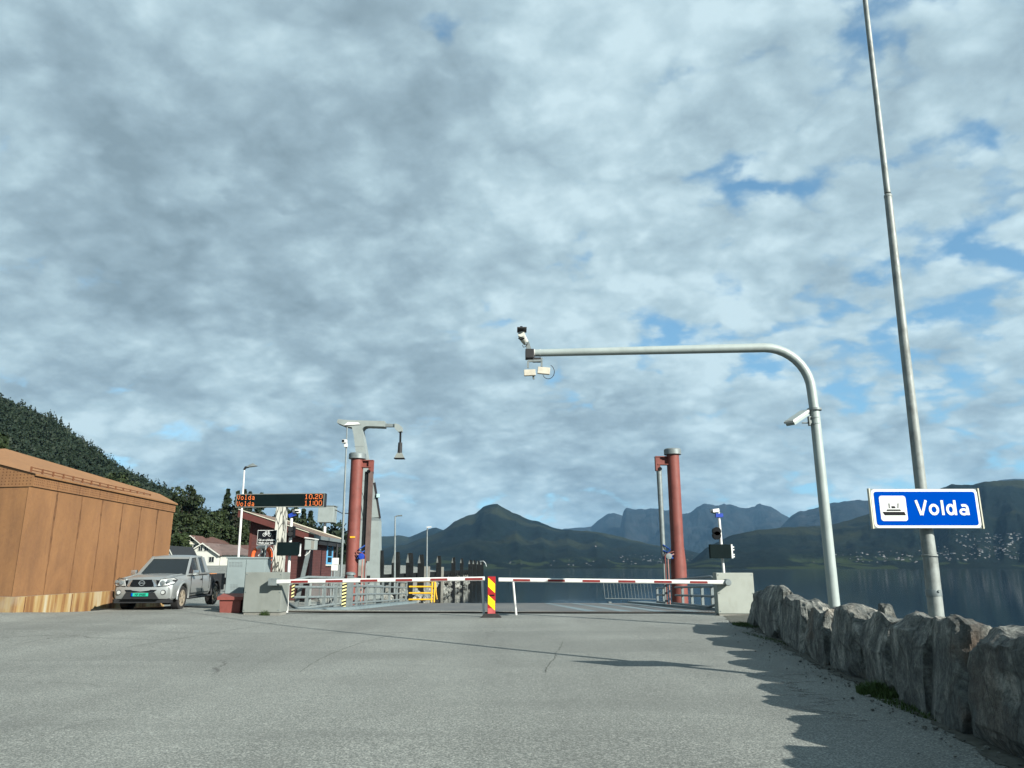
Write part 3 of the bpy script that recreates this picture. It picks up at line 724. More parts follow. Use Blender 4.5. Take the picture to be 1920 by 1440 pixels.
    for f in (0.045,0.29,0.55,0.8): x=xA+0.022+(xB-xA)*f; y=yA+(yB-yA)*f; MB().box((x,y-0.02,-0.6),(x+0.004,y+0.02,zb-0.02)).build('plinth_joint',M['seam'],t)
rusty_building()
# ---------------------------------------------------------------- lift barriers
def barrier(px0,px1,ytop,yb,Y,dep,mat,right,label):
    a=P(px0,yb,Y); b=P(px1,yb,Y); zt=P(px0,ytop,Y).z; z0=gz(a.x,Y)-0.01
    t=thing('lift_barrier',((a.x+b.x)/2,Y+dep/2,z0),label,'barrier','lift barriers closing the ferry ramp')
    MB().bbox((a.x,Y,z0+0.07),(b.x,Y+dep,zt),0.018).build('housing',mat,t)
    MB().box((a.x+0.03,Y+0.03,z0-0.2),(b.x-0.03,Y+dep-0.03,z0+0.08)).build('base',M['concrete'],t)
    for fx in (0.05,0.95):
        for fz in (0.06,0.5,0.95): MB().lathe([(0.016,0),(0.016,-0.012),(0.001,-0.014)],(a.x+(b.x-a.x)*fx,Y-0.0,z0+0.07+(zt-z0-0.07)*fz),8,'y').build('screw',M['galv'],t)
    return t,a.x,b.x,zt
barR,ax,bx,zt=barrier(1348,1418,1074,1155,23.1,0.42,M['cabpale'],True,'lift barrier on the right whose pale cabinet stands beside the first boulder')
YB=22.92
zR=P(1360,1092,YB).z; zC=P(935,1087,YB).z; xmR=P(935,1087,YB).x
hub=MB().lathe([(0.10,0.18),(0.10,-0.08),(0.085,-0.10)],(P(1364,1092,YB).x,YB,zR),16,'y'); hub.build('hub',M['galv'],barR,smooth=True)
def boom(par,pa,pb,stripes,leg_px,Y,hubgap=0.0):
    b=MB(); hgt=0.122; 
    # rounded box section boom
    sec=rrect(-0.04,-hgt/2,0.04,hgt/2,0.035,4); vs=[];n=len(sec)
    for p in (pa,pb): vs+=[(p.x,p.y+s[0],p.z+s[1]) for s in sec]
    b.add(vs,[tuple(range(n))[::-1],tuple(range(n,2*n))]+[(i,(i+1)%n,n+(i+1)%n,n+i) for i in range(n)])
    bo=b.build('boom',M['white'],par,smooth=True)
    for p0,p1 in stripes:
        st=MB()
        f0=(P(p0,1090,Y).x-pa.x)/(pb.x-pa.x); f1=(P(p1,1090,Y).x-pa.x)/(pb.x-pa.x); u=pa.lerp(pb,f0); v=pa.lerp(pb,f1)
        st.add([(u.x,Y-0.043,u.z-0.036),(v.x,Y-0.043,v.z-0.036),(v.x,Y-0.043,v.z+0.028),(u.x,Y-0.043,u.z+0.028),(u.x,Y-0.03,u.z-0.036),(v.x,Y-0.03,v.z-0.036),(v.x,Y-0.03,v.z+0.028),(u.x,Y-0.03,u.z+0.028)],[(0,1,2,3),(0,4,5,1),(3,2,6,7),(0,3,7,4),(1,5,6,2)])
        st.build('red_stripe',M['redtape'],bo)
    f=(P(leg_px,1090,Y).x-pa.x)/(pb.x-pa.x); u=pa.lerp(pb,f); zz=gz(u.x,Y)
    return bo,u,zz
pa=Vector((xmR,YB,zC)); pb=Vector((P(1364,1092,YB).x,YB,zR))
bo,u,zz=boom(barR,pa,pb,[(962,994),(1027,1059),(1092,1125),(1159,1191),(1226,1259),(1293,1326)],962,YB)
lg=MB().tube([(u.x,YB,u.z-0.06),(u.x+0.09,YB,zz+0.03)],0.035,10); lg.build('support_leg',M['white'],bo,smooth=True)
barL,ax,bx,ztL=barrier(454,525,1073,1152,22.8,0.75,M['cab'],False,'lift barrier on the left whose darker grey cabinet stands beside the red bin')
YL=22.55; qa=P(513,1091,YL); qb=P(909,1085,YL)
MB().box((qa.x-0.14,YL-0.07,qa.z-0.10),(qa.x+0.10,YL+0.26,qa.z+0.10)).build('hub',M['galv'],barL)
bo,u,zz=boom(barL,qa,qb,[(546,578),(611,643),(676,708),(742,773),(807,839),(872,905)],906,YL)
MB().tube([(u.x-0.03,YL,u.z-0.06),(u.x+0.03,YL,zz+0.03)],0.035,10).build('support_leg',M['white'],bo,smooth=True)
# marker board in the middle
def marker():
    Y=22.35; c=P(921,1150,Y); t=thing('marker_board',(c.x,Y,0),'red and yellow striped marker board on a black foot between the two boom ends','marker board')
    x0=P(914.5,1100,Y).x; x1=P(929,1100,Y).x; z1=P(921,1081,Y).z; z0=0.10
    pnl=MB().bbox((x0,Y-0.02,z0),(x1,Y+0.02,z1),0.008).build('panel',M['redpanel'],t)
    y=MB(); w_=x1-x0; s=(z1-0.30-z0)
    for k in range(2):
        zt_=z1-0.03-k*0.485; y.prism([(x0+0.012,zt_),(x0+0.012,zt_-0.25),(x1-0.012,zt_-0.43),(x1-0.012,zt_-0.18)],Y-0.0235,Y-0.019)
    y.build('yellow_stripes',M['yelstripe'],pnl)
    MB().box((x0+0.06,Y-0.03,0.60),(x1-0.03,Y-0.022,0.635)).build('handle_slot',M['black'],pnl)
    MB().box((x0+0.01,Y-0.0215,z0+0.01),(x1-0.01,Y-0.0205,z0+0.16)).build('reflector',simple('faded_red',(0.42,0.09,0.09),0.4),pnl)
    f=MB(); f.add([(c.x-0.30,Y-0.22,0.004),(c.x+0.30,Y-0.22,0.004),(c.x+0.30,Y+0.22,0.004),(c.x-0.30,Y+0.22,0.004),(c.x-0.19,Y-0.12,0.11),(c.x+0.19,Y-0.12,0.11),(c.x+0.19,Y+0.12,0.11),(c.x-0.19,Y+0.12,0.11)],[(0,3,2,1),(4,5,6,7),(0,1,5,4),(1,2,6,5),(2,3,7,6),(3,0,4,7)])
    f.build('foot',M['rubber'],t)
marker()
# ---------------------------------------------------------------- ferry ramp
def dz(Y): return -0.03*(Y-24.8)-0.02
def ramp():
    t=thing('ferry_ramp',(0,24.8,0),'flat grey ferry ramp deck sloping down to the water behind the booms','ferry ramp')
    d=MB()
    def sheet(mb,x0,x1,x2,x3,Y0,Y1,h0,h1=0): mb.add([(x0,Y0,dz(Y0)+h0),(x1,Y0,dz(Y0)+h0),(x2,Y1,dz(Y1)+h0),(x3,Y1,dz(Y1)+h0)],[(0,1,2,3)])
    vs=[(-7.7,24.8,0),(8.9,24.8,0),(8.3,30,0),(8.0,46,0),(-6.7,46,0),(-7.0,30,0)]
    top=[(x,y,dz(y)) for x,y,_ in vs]; bot=[(x,y,dz(y)-0.7) for x,y,_ in vs]
    d.add(top+bot,[(0,1,2,3,4,5),(11,10,9,8,7,6)]+[(i,6+i,6+(i+1)%6,(i+1)%6) for i in range(6)])
    d.build('deck',M['deck'],t)
    for pts in (((-7.65,25.4),(-6.95,30),(-6.65,45.9),1.0),((8.5,27.0),(8.25,30),(7.95,45.9),-1.1)):
        p=pts[:3]; wd=pts[3]
        for (xa,ya),(xb,yb) in zip(p,p[1:]):
            MB().add([(xa,ya,dz(ya)+0.10),(xb,yb,dz(yb)+0.10),(xb+wd,yb,dz(yb)+0.10),(xa+wd,ya,dz(ya)+0.10),(xa,ya,dz(ya)-0.1),(xb,yb,dz(yb)-0.1),(xb+wd,yb,dz(yb)-0.1),(xa+wd,ya,dz(ya)-0.1)],[(0,1,2,3),(3,2,6,7),(0,3,7,4),(1,5,6,2),(0,4,5,1)]).build('kerb',M['kerbblue'],t)
    ln=MB()
    for q in range(4):
        x0=2.6+q*1.15; ln.add([(x0,25.4,dz(25.4)+0.004),(x0+0.5,25.4,dz(25.4)+0.004),(x0*0.6+0.62+q*0.9,45.5,dz(45.5)+0.004),(x0*0.6+0.3+q*0.9,45.5,dz(45.5)+0.004)],[(0,1,2,3)])
    ln.build('wheel_track',M['kerbblue'],t)
    MB().add([(-7.7,24.35,gz(-7.7,24.35)+0.008),(8.9,24.35,0.012),(8.9,25.0,0.006),(-7.7,25.0,gz(-7.7,24.6)+0.006)],[(0,1,2,3)]).build('joint_plate',M['rustband'],t)
    th=MB()
    for q in range(150): x=-7.4+q*0.107; th.box((x,25.0,-0.01),(x+0.055,25.28,0.012))
    th.build('joint_teeth',M['galv'],t)
ramp()
def stripe_plate(par,x,Y,z0,z1,w,n,dx=0):
    pl=MB().box((x-w/2,Y-0.01,z0),(x+w/2,Y,z1)).build('warning_plate',M['black'],par)
    s=MB(); hh=(z1-z0)/n
    for i in range(n):
        a=z0+i*hh; s.prism([(x-w/2+0.002,a),(x+w/2-0.002,a+hh*0.42),(x+w/2-0.002,a+hh*0.92),(x-w/2+0.002,a+hh*0.5)],Y-0.014,Y-0.009)
    s.build('stripes',simple('pale_yellow',(0.66,0.62,0.30),0.5) if 'py' not in M else M['py'],pl)
M['py']=simple('pale_yellow',(0.66,0.62,0.30),0.5)
def rail(label,pts,posts,hs,r,loc,loop=None,plate=None):
    t=thing('ramp_railing',loc,label,'railing','railings along the ferry ramp')
    for h in hs:
        MB().tube([(x,y,dz(y)+h) for x,y in pts],r,8).build('rail',M['galv'],t,smooth=True)
    for x,y in posts:
        MB().box((x-0.05,y-0.06,dz(y)-0.05),(x+0.05,y+0.06,dz(y)+max(hs)+0.02)).build('post',M['galv'],t)
    if loop:
        MB().tube(loop,0.05,10).build('end_loop',M['galv'],t,smooth=True)
    return t
# left funnel rail
L0=(-7.62,27.0); L1=(-6.55,30.3)
zA=dz(27)
lp=[(L1[0]-0.1,L1[1],dz(30)+1.17),(-7.3,27.4,zA+1.15),(-7.62,26.9,zA+1.05),(-7.78,26.6,zA+0.85),(-7.8,26.5,zA+0.55),(-7.70,26.6,zA+0.28),(-7.5,26.8,zA+0.12),(-7.2,27.4,zA+0.10),(L1[0]-0.1,L1[1]-0.1,dz(30)+0.22)]
t=rail('curved grey guard rail funnelling from the left barrier to the striped post',[(-7.62,26.9),(-7.1,28.4),(L1[0]-0.1,L1[1]-0.1)],[(-7.35,27.6),(-7.0,28.7),(-6.75,29.5)],(0.47,0.82),0.045,(-7.1,28.6,dz(28.6)),lp)
b=thing('striped_post',(-6.5,30.2,dz(30.2)),'grey post with a black and yellow striped plate where the left railings meet','post')
MB().box((-6.47,30.1,dz(30)-0.1),(-6.27,30.4,P(660,1076,30.1).z)).build('post',M['galv'],b); stripe_plate(b,-6.56,30.1,dz(30)+0.02,P(655,1090,30.1).z,0.17,8)
MB().lathe([(0.2,0),(0.2,0.06),(0.14,0.1),(0.02,0.12)],(-6.38,30.25,P(660,1078,30.1).z),14).build('cap',M['galv'],b,smooth=True)
b=thing('striped_edge_plate',(-7.75,26.4,dz(26.4)),'thin yellow and black warning strip on the curved rail nose by the signal pole','warning strip')
stripe_plate(b,P(550,1100,26.45).x,26.45,dz(26)+0.45,dz(26)+1.0,0.10,5)
pts=[(-6.4,30.6),(-6.3,38),(-6.25,45.6)]
rail('long straight grey railing from the striped post to the yellow gate',pts,[(-6.38,31.6),(-6.36,33.6),(-6.34,35.6),(-6.32,37.6),(-6.3,39.6),(-6.28,42),(-6.25,45.5)],(0.22,0.55,0.88,1.17),0.045,(-6.3,38,dz(38)))
# outer pedestrian railing with balusters
def walkrail():
    t=thing('walkway_railing',(-7.6,38,dz(38)),'paler walkway railing with thin balusters outside the left ramp railing','railing')
    for h in (0.15,1.0): MB().tube([(-8.0,30.5,dz(30.5)+h),(-7.7,46,dz(46)+h)],0.025,6).build('rail',M['greypaint'],t)
    m=MB()
    for i in range(96): y=30.5+i*0.16; x=-8.0+0.3*i/96; MB().tube([(x,y,dz(y)+0.15),(x,y,dz(y)+1.0)],0.010,4).build('baluster',M['greypaint'],t)
    for i in range(8): y=30.5+i*2.1; MB().box((-8.03,y-0.03,dz(y)),(-7.95,y+0.03,dz(y)+1.05)).build('post',M['greypaint'],t)
walkrail()
def yellow_gate():
    Y=45.8; t=thing('yellow_gate',(P(790,1128,Y).x,Y,dz(Y)),'bright yellow tubular gate at the far left end of the ramp','gate')
    z=dz(Y)+0.05; x0=P(767,1100,Y).x; x1=P(812,1100,Y).x; x2=P(817,1100,Y).x
    for py in (1090,1100,1112,1124): MB().tube([(x0,Y,P(790,py,Y).z),(x1,Y,P(790,py,Y).z)],0.05,8).build('rail',M['yellow'],t,smooth=True)
    for x in (x1-0.08,x1+0.08): MB().tube([(x,Y,z),(x+0.02,Y,P(790,1088,Y).z)],0.05,8).build('upright',M['yellow'],t,smooth=True)
    MB().tube([(x2-0.15,Y,P(790,1091,Y).z),(x2,Y,P(790,1093,Y).z),(x2+0.02,Y,P(790,1110,Y).z),(x2+0.1,Y,P(790,1124,Y).z)],0.03,6).build('latch_arm',M['yellow'],t,smooth=True)
    MB().lathe([(0.09,-0.04),(0.09,0.04)],(x2+0.12,Y,z+0.05),14,'y').build('caster_wheel',M['rubber'],t)
yellow_gate()
def mesh_fence():
    Y=45.6; t=thing('fence_panel',(P(1185,1124,Y).x,Y,dz(Y)),'thin wire fence panel on small feet at the far right end of the ramp','fence panel')
    zb=P(1180,1122,Y).z; zt=P(1180,1089,Y).z; xa=P(1134,1100,Y).x; xb=P(1226,1100,Y).x
    MB().tube([(xa-0.08,Y,zt),(xa,Y,zb),(xb,Y-0.4,zb-0.03)],0.022,6).build('frame',M['galv'],t)
    MB().tube([(xa-0.08,Y,zt),(xb,Y-0.4,zt)],0.022,6).build('frame',M['galv'],t)
    m=MB()
    for i in range(1,15):
        f=i/15; x=xa+(xb-xa)*f; MB().tube([(x-0.08,Y-0.4*f,zt),(x+0.02,Y-0.4*f,zb+0.03*random.random())],0.011,5).build('wire',M['galv'],t)
    MB().box((xa+0.2,Y-0.2,dz(Y)),(xa+0.35,Y+0.2,dz(Y)+0.08)).build('foot',M['galv'],t)
mesh_fence()
# right railing, ends in a curve near the barrier
xr=lambda y: 7.35+ (y-28)*0.03
lp=[(xr(41),41,dz(41)+1.17),(xr(30),30,dz(30)+1.20),(xr(28.3),28.3,dz(28)+1.18),(xr(28)+0.08,27.9,dz(28)+1.05),(xr(28)+0.15,27.7,dz(28)+0.8),(xr(28)+0.12,27.7,dz(28)+0.45),(xr(28)+0.0,27.9,dz(28)+0.2),(xr(28.6)-0.1,28.6,dz(28.6)+0.12),(xr(41)-0.05,41,dz(41)+0.15)]
t=rail('grey railing along the right side of the ramp with a rounded near end',[(xr(27.9),27.9),(xr(35),35),(xr(41),41)],[(xr(28.2),28.3),(xr(30),30),(xr(32),32),(xr(34),34),(xr(36.5),36.5),(xr(39),39),(xr(41),41)],(0.5,0.85),0.045,(xr(34),34,dz(34)),lp)
stripe_plate(t,xr(28)+0.17,27.62,dz(28)+0.25,dz(28)+0.95,0.07,6)
# ---------------------------------------------------------------- hoist towers
def tower(right,label):
    Y=36.0
    if right: cx=P(1264,1000,Y); top=P(1262,843,Y).z; xc=P(1272,1060,Y).x; s=-1
    else: xc=P(663,1000,Y).x; top=P(669,851,Y).z; s=1
    t=thing('hoist_tower',(xc,Y,WZ),label,'tower','red hoist towers on both sides of the ramp')
    r=0.30
    zk=P(960,1022,Y).z
    prof=[(r*1.22,WZ-3),(r*1.22,zk-0.9),(r,zk),(r,top-0.25)] if right else [(r,WZ-3),(r,top-0.25)]
    MB().lathe(prof,(xc,Y,0),28).build('column',M['redtower'],t,smooth=True)
    MB().lathe([(r*1.1,top-0.27),(r*1.38,top-0.25),(r*1.38,top-0.02),(r*1.25,top+0.03),(0.05,top+0.04)],(xc,Y,0),28).build('cap',M['galv'],t,smooth=True)
    if right: bz0=P(960,872,Y).z; bz1=P(960,856,Y).z; xe=P(1228,860,Y).x
    else: bz0=P(960,877,Y).z; bz1=P(960,863,Y).z; xe=P(701,860,Y).x
    b=MB()
    b.box((min(xc+s*r*0.9,xe),Y-0.16,bz1-0.04),(max(xc+s*r*0.9,xe),Y+0.16,bz1)); b.box((min(xc+s*r*0.9,xe-s*0.1),Y-0.16,bz0),(max(xc+s*r*0.9,xe-s*0.1),Y+0.16,bz0+0.04))
    b.box((min(xc+s*r*0.9,xe-s*0.05),Y-0.02,bz0+0.04),(max(xc+s*r*0.9,xe-s*0.05),Y+0.02,bz1-0.04))
    b.box((min(xe-s*0.22,xe),Y-0.13,bz0-0.28),(max(xe-s*0.22,xe),Y+0.13,bz1-0.045)); 
    b.build('bracket',M['redtower'],t)
    MB().lathe([(0.09,-0.16),(0.09,0.16)],(xe-s*0.2,Y,bz0-0.2),12,'y').build('pin',M['black'],t)
    xk=xe-s*0.17; xb=(P(690,1100,Y).x if not right else P(1243,1100,Y).x)
    zc0=P(960,1048 if not right else 1045,Y).z; ztp=bz0-0.2
    if right: MB().tube([(xk,Y,ztp),(xk+0.02,Y,zc0)],[0.13,0.11],14).build('cylinder',M['galv'],t,smooth=True)
    else:
        MB().box((xk-0.02,Y-0.16,zc0-0.1),(xk+0.17,Y+0.1,ztp)).build('cylinder',simple('brown_guard',(0.105,0.075,0.066),0.6),t)
        MB().box((xk-0.22,Y-0.1,zc0),(xk-0.09,Y+0.1,ztp)).build('guide_rail',M['timber'],t)
        MB().tube([(xk-0.05,Y-0.05,zc0),(xk-0.05,Y-0.05,ztp)],0.02,6).build('cable',M['galv'],t)
    MB().tube([(xk+0.02,Y,zc0+0.2),(xk+0.02,Y,dz(Y)-0.1)],0.04,10).build('piston_rod',M['galv'],t,smooth=True)
    zz=P(960,1048,Y).z
    h=MB(); 
    for k,q in ((0.0,0.0),(0.28,-0.05),(0.5,0.03)):
        h.tube([(xk,Y-0.1,zz+0.05+k*1.2),(xk-s*0.3,Y-0.25,zz-0.02+k*0.9),(xc+s*0.55,Y-0.34,zz+0.10+k*0.35),(xc+s*0.3,Y-0.32,zz+0.02+k*0.2+q)],0.035,6)
    h.build('hydraulic_hose',M['hose'],t,smooth=True)
    for k in (0,1):
        MB().tube([(xc+s*(0.55+0.13*k),Y-0.36,dz(Y)-0.2),(xc+s*(0.55+0.13*k),Y-0.36,zz-0.0+0.15*k),(xc+s*(0.42+0.1*k),Y-0.36,zz+0.16+0.1*k),(xc+s*0.25,Y-0.33,zz+0.22+0.12*k)],0.028,6).build('pipe',simple('pipe_pink',(0.30,0.16,0.14),0.5) if k==0 else M['redtower'],t,smooth=True)
    MB().lathe([(0.02,-0.1),(0.14,-0.09),(0.14,0.09),(0.02,0.1)],(xc+s*0.5,Y-0.3,zz+0.12),12,'y').build('valve',M['blueclamp'] if not right else M['galv'],t,smooth=True)
    if not right: MB().box((xc-0.1,Y-0.308,P(960,1009,Y).z),(xc+0.14,Y-0.28,P(960,1006,Y).z)).build('yellow_label',M['yellow'],t)
    return t
tower(False,'left red hoist tower with grey cap, in front of the slanted grey charging mast')
tower(True,'right red hoist tower with grey cap, between the table mountain and the right signal pole')
# ---------------------------------------------------------------- charging mast on the left quay
def mast():
    Y=53; t=thing('charging_mast',(P(695,1100,Y).x,Y,-0.6),'tall angular pale grey mast with a hanging black plug head, behind the left red tower','mast')
    q=lambda px,py:(P(px,py,Y).x,P(px,py,Y).z)
    d0,d1=Y-0.35,Y+0.75
    MB().prism([q(671,1128),q(712,1128),q(712,977),q(675,977)],d0,d1).build('base_column',M['greypaint'],t)
    MB().prism([q(676,973),q(711,970),q(702,915),q(690,862),q(680,806),q(683,802),q(688,800),q(722,801),q(722,790.5),q(657,789),q(635,787),q(633,793.5),q(646,799),q(661,802),q(664,815),q(668,846),q(672,900)],d0+0.1,d1-0.05).build('slanted_arm',M['greypaint'],t)
    MB().prism([q(675.5,977),q(712,977),q(711,971),q(677,973.5)],d0+0.05,d1-0.02).build('joint_plate',M['galv'],t)
    sm=MB()
    for a,b in (((664,838),(684,838)),((672,902),(700,902)),((675,936),(705,936))): pa_,pb_=q(*a),q(*b); sm.box((pa_[0]+0.05,d0+0.094,pa_[1]-0.02),(pb_[0]-0.03,d0+0.0995,pa_[1]+0.01))
    sm.build('panel_joint',M['galv'],t)
    MB().prism([q(722,794),q(742,795),q(742,800),q(722,800)],Y,Y+0.3).build('telescopic_beam',M['galv'],t)
    MB().prism([q(740,794),q(748,796),q(754,801),q(754,809),q(747,810),q(740,803)],Y-0.1,Y+0.4).build('knuckle',M['greypaint'],t)
    a=P(751,808,Y+0.15); c=P(749.5,850,Y+0.15); mid=P(750.5,830,Y+0.15)
    MB().tube([a,mid],0.075,10).build('hanging_cable',M['black'],t); MB().tube([mid,c],[0.15,0.17],10).build('plug_body',M['trim'],t)
    MB().add([(c.x-0.35,Y-0.1,c.z-0.36),(c.x+0.35,Y-0.1,c.z-0.36),(c.x+0.35,Y+0.4,c.z-0.36),(c.x-0.35,Y+0.4,c.z-0.36),(c.x-0.17,Y+0.0,c.z+0.02),(c.x+0.17,Y+0.0,c.z+0.02),(c.x+0.17,Y+0.3,c.z+0.02),(c.x-0.17,Y+0.3,c.z+0.02)],[(0,3,2,1),(4,5,6,7),(0,1,5,4),(1,2,6,5),(2,3,7,6),(3,0,4,7)]).build('plug_head',M['cab'],t)
    MB().box((c.x-0.37,Y-0.12,c.z-0.41),(c.x+0.37,Y+0.42,c.z-0.355)).build('plug_rim',M['black'],t)
    u=P(702,905,Y-0.1); v=P(712,972,Y-0.1); MB().bar(u,v,0.16,0.16).build('cable_tray',M['trim'],t)
    w_=P(708,930,Y-0.2); MB().bbox((w_.x-0.05,Y-0.4,w_.z-0.12),(w_.x+0.15,Y-0.1,w_.z+0.14),0.02).build('floodlight',simple('pale_teal',(0.35,0.52,0.52),0.4),t)
    MB().tube([P(669,895,Y-0.5),P(681,930,Y-0.5),P(688,975,Y-0.5)],0.02,5).build('cable',M['trim'],t)
mast()
# ---------------------------------------------------------------- slender posts
def lamp_with_camera():
    Y=40; t=thing('lamp_post',(P(640,1100,Y).x,Y,-0.5),'slender post with long white luminaire and camera beside the left red tower','lamp post')
    x=P(641,1060,Y).x; top=P(651,799,Y).z; xt=P(651,799,Y).x
    MB().tube([(x,Y,-0.6),((x+xt)/2,Y,top*0.5),(xt,Y,top)],[0.075,0.06,0.03],10).build('pole',M['galv'],t,smooth=True)
    z=top+0.08; l=P(646,797,Y).x; r_=P(676,795,Y).x
    MB().add([(l,Y-0.15,z-0.05),(r_,Y-0.12,z+0.0),(r_,Y+0.12,z+0.0),(l,Y+0.15,z-0.05),(l+0.2,Y-0.1,z+0.13),(r_-0.12,Y-0.08,z+0.12),(r_-0.12,Y+0.08,z+0.12),(l+0.2,Y+0.1,z+0.13)],[(0,3,2,1),(4,5,6,7),(0,1,5,4),(1,2,6,5),(2,3,7,6),(3,0,4,7)]).build('luminaire',M['white'],t)
    c=P(646,829,Y-0.15); MB().bbox((c.x-0.10,Y-0.35,c.z-0.06),(c.x+0.14,Y-0.05,c.z+0.12),0.02).build('camera',M['white'],t)
    MB().box((c.x-0.105,Y-0.36,c.z-0.03),(c.x+0.03,Y-0.352,c.z+0.10)).build('camera_lens',M['black'],t)
    MB().bbox((c.x+0.0,Y-0.25,c.z-0.28),(c.x+0.16,Y-0.02,c.z-0.07),0.02).build('camera_bracket',M['white'],t)
lamp_with_camera()
def far_lamp(px,py,Y,label,kind):
    b=P(px-1,1100,Y); t=thing('lamp_post',(b.x,Y,-0.5),label,'lamp post'); tp=P(px,py,Y)
    MB().tube([(b.x,Y,-0.6),(tp.x,Y,tp.z)],[0.09,0.05],8).build('pole',M['galv'],t)
    if kind==1: MB().tube([(tp.x,Y,tp.z-0.05),(tp.x+0.15,Y,tp.z+0.03),(tp.x+0.55,Y,tp.z+0.06)],[0.05,0.05,0.07],6).build('lamp_head',M['galv'],t)
    else: MB().bar((tp.x-0.05,Y,tp.z+0.02),(tp.x+0.4,Y,tp.z+0.05),0.16,0.10).build('lamp_head',M['white'],t); MB().box((tp.x-0.04,Y-0.1,tp.z-0.25),(tp.x+0.08,Y+0.1,tp.z-0.1)).build('sensor',M['galv'],t)
far_lamp(741,968,60,'thin far lamp post with a hooked head rising above the second fender pile',1)
far_lamp(801,989,72,'thin far lamp post with a small white head rising from the concrete block',2)
def left_lamp():
    Y=34; tp=P(458.5,879,Y); b=P(447,1060,Y); t=thing('lamp_post',(b.x,Y,-0.3),'white lamp post with a curved head, passing behind the departure board','lamp post')
    MB().tube([(b.x,Y,-0.5),P(453,960,Y),(tp.x,Y,tp.z)],[0.06,0.05,0.03],8).build('pole',M['white'],t,smooth=True)
    h=MB(); h.tube([(tp.x-0.02,Y,tp.z-0.05),(tp.x+0.04,Y,tp.z+0.06),(tp.x+0.2,Y,tp.z+0.10)],[0.05,0.06,0.05],8); h.build('bracket',M['trim'],t,smooth=True)
    MB().add([(tp.x+0.1,Y-0.12,tp.z+0.06),(tp.x+0.58,Y-0.1,tp.z+0.13),(tp.x+0.58,Y+0.1,tp.z+0.13),(tp.x+0.1,Y+0.12,tp.z+0.06),(tp.x+0.2,Y-0.07,tp.z+0.17),(tp.x+0.38,Y-0.07,tp.z+0.25),(tp.x+0.38,Y+0.07,tp.z+0.25),(tp.x+0.2,Y+0.07,tp.z+0.17)],[(0,3,2,1),(4,5,6,7),(0,1,5,4),(1,2,6,5),(2,3,7,6),(3,0,4,7)]).build('lamp_head',M['galv'],t)
left_lamp()
def grey_box():
    Y=46; a=P(598,980,Y); b=P(629,950,Y); t=thing('equipment_box',((a.x+b.x)/2,Y,-0.5),'grey equipment box on a short white post, above the red house roof','equipment box')
    MB().bbox((a.x,Y-0.4,a.z),(b.x,Y+0.5,b.z),0.03).build('box',M['greypaint'],t)
    MB().box((a.x-0.05,Y-0.43,b.z),(b.x+0.05,Y+0.53,b.z+0.04)).build('lid',M['galv'],t)
    m=(a.x+b.x)/2; MB().tube([(m-0.1,Y,-0.6),(m-0.1,Y,a.z)],0.09,10).build('post',M['white'],t)
    MB().tube([(b.x-0.05,Y,a.z+0.8),(b.x+0.35,Y,a.z+0.6),P(640,962,Y),P(655,963,Y)],0.03,6).build('cable',M['trim'],t)
grey_box()
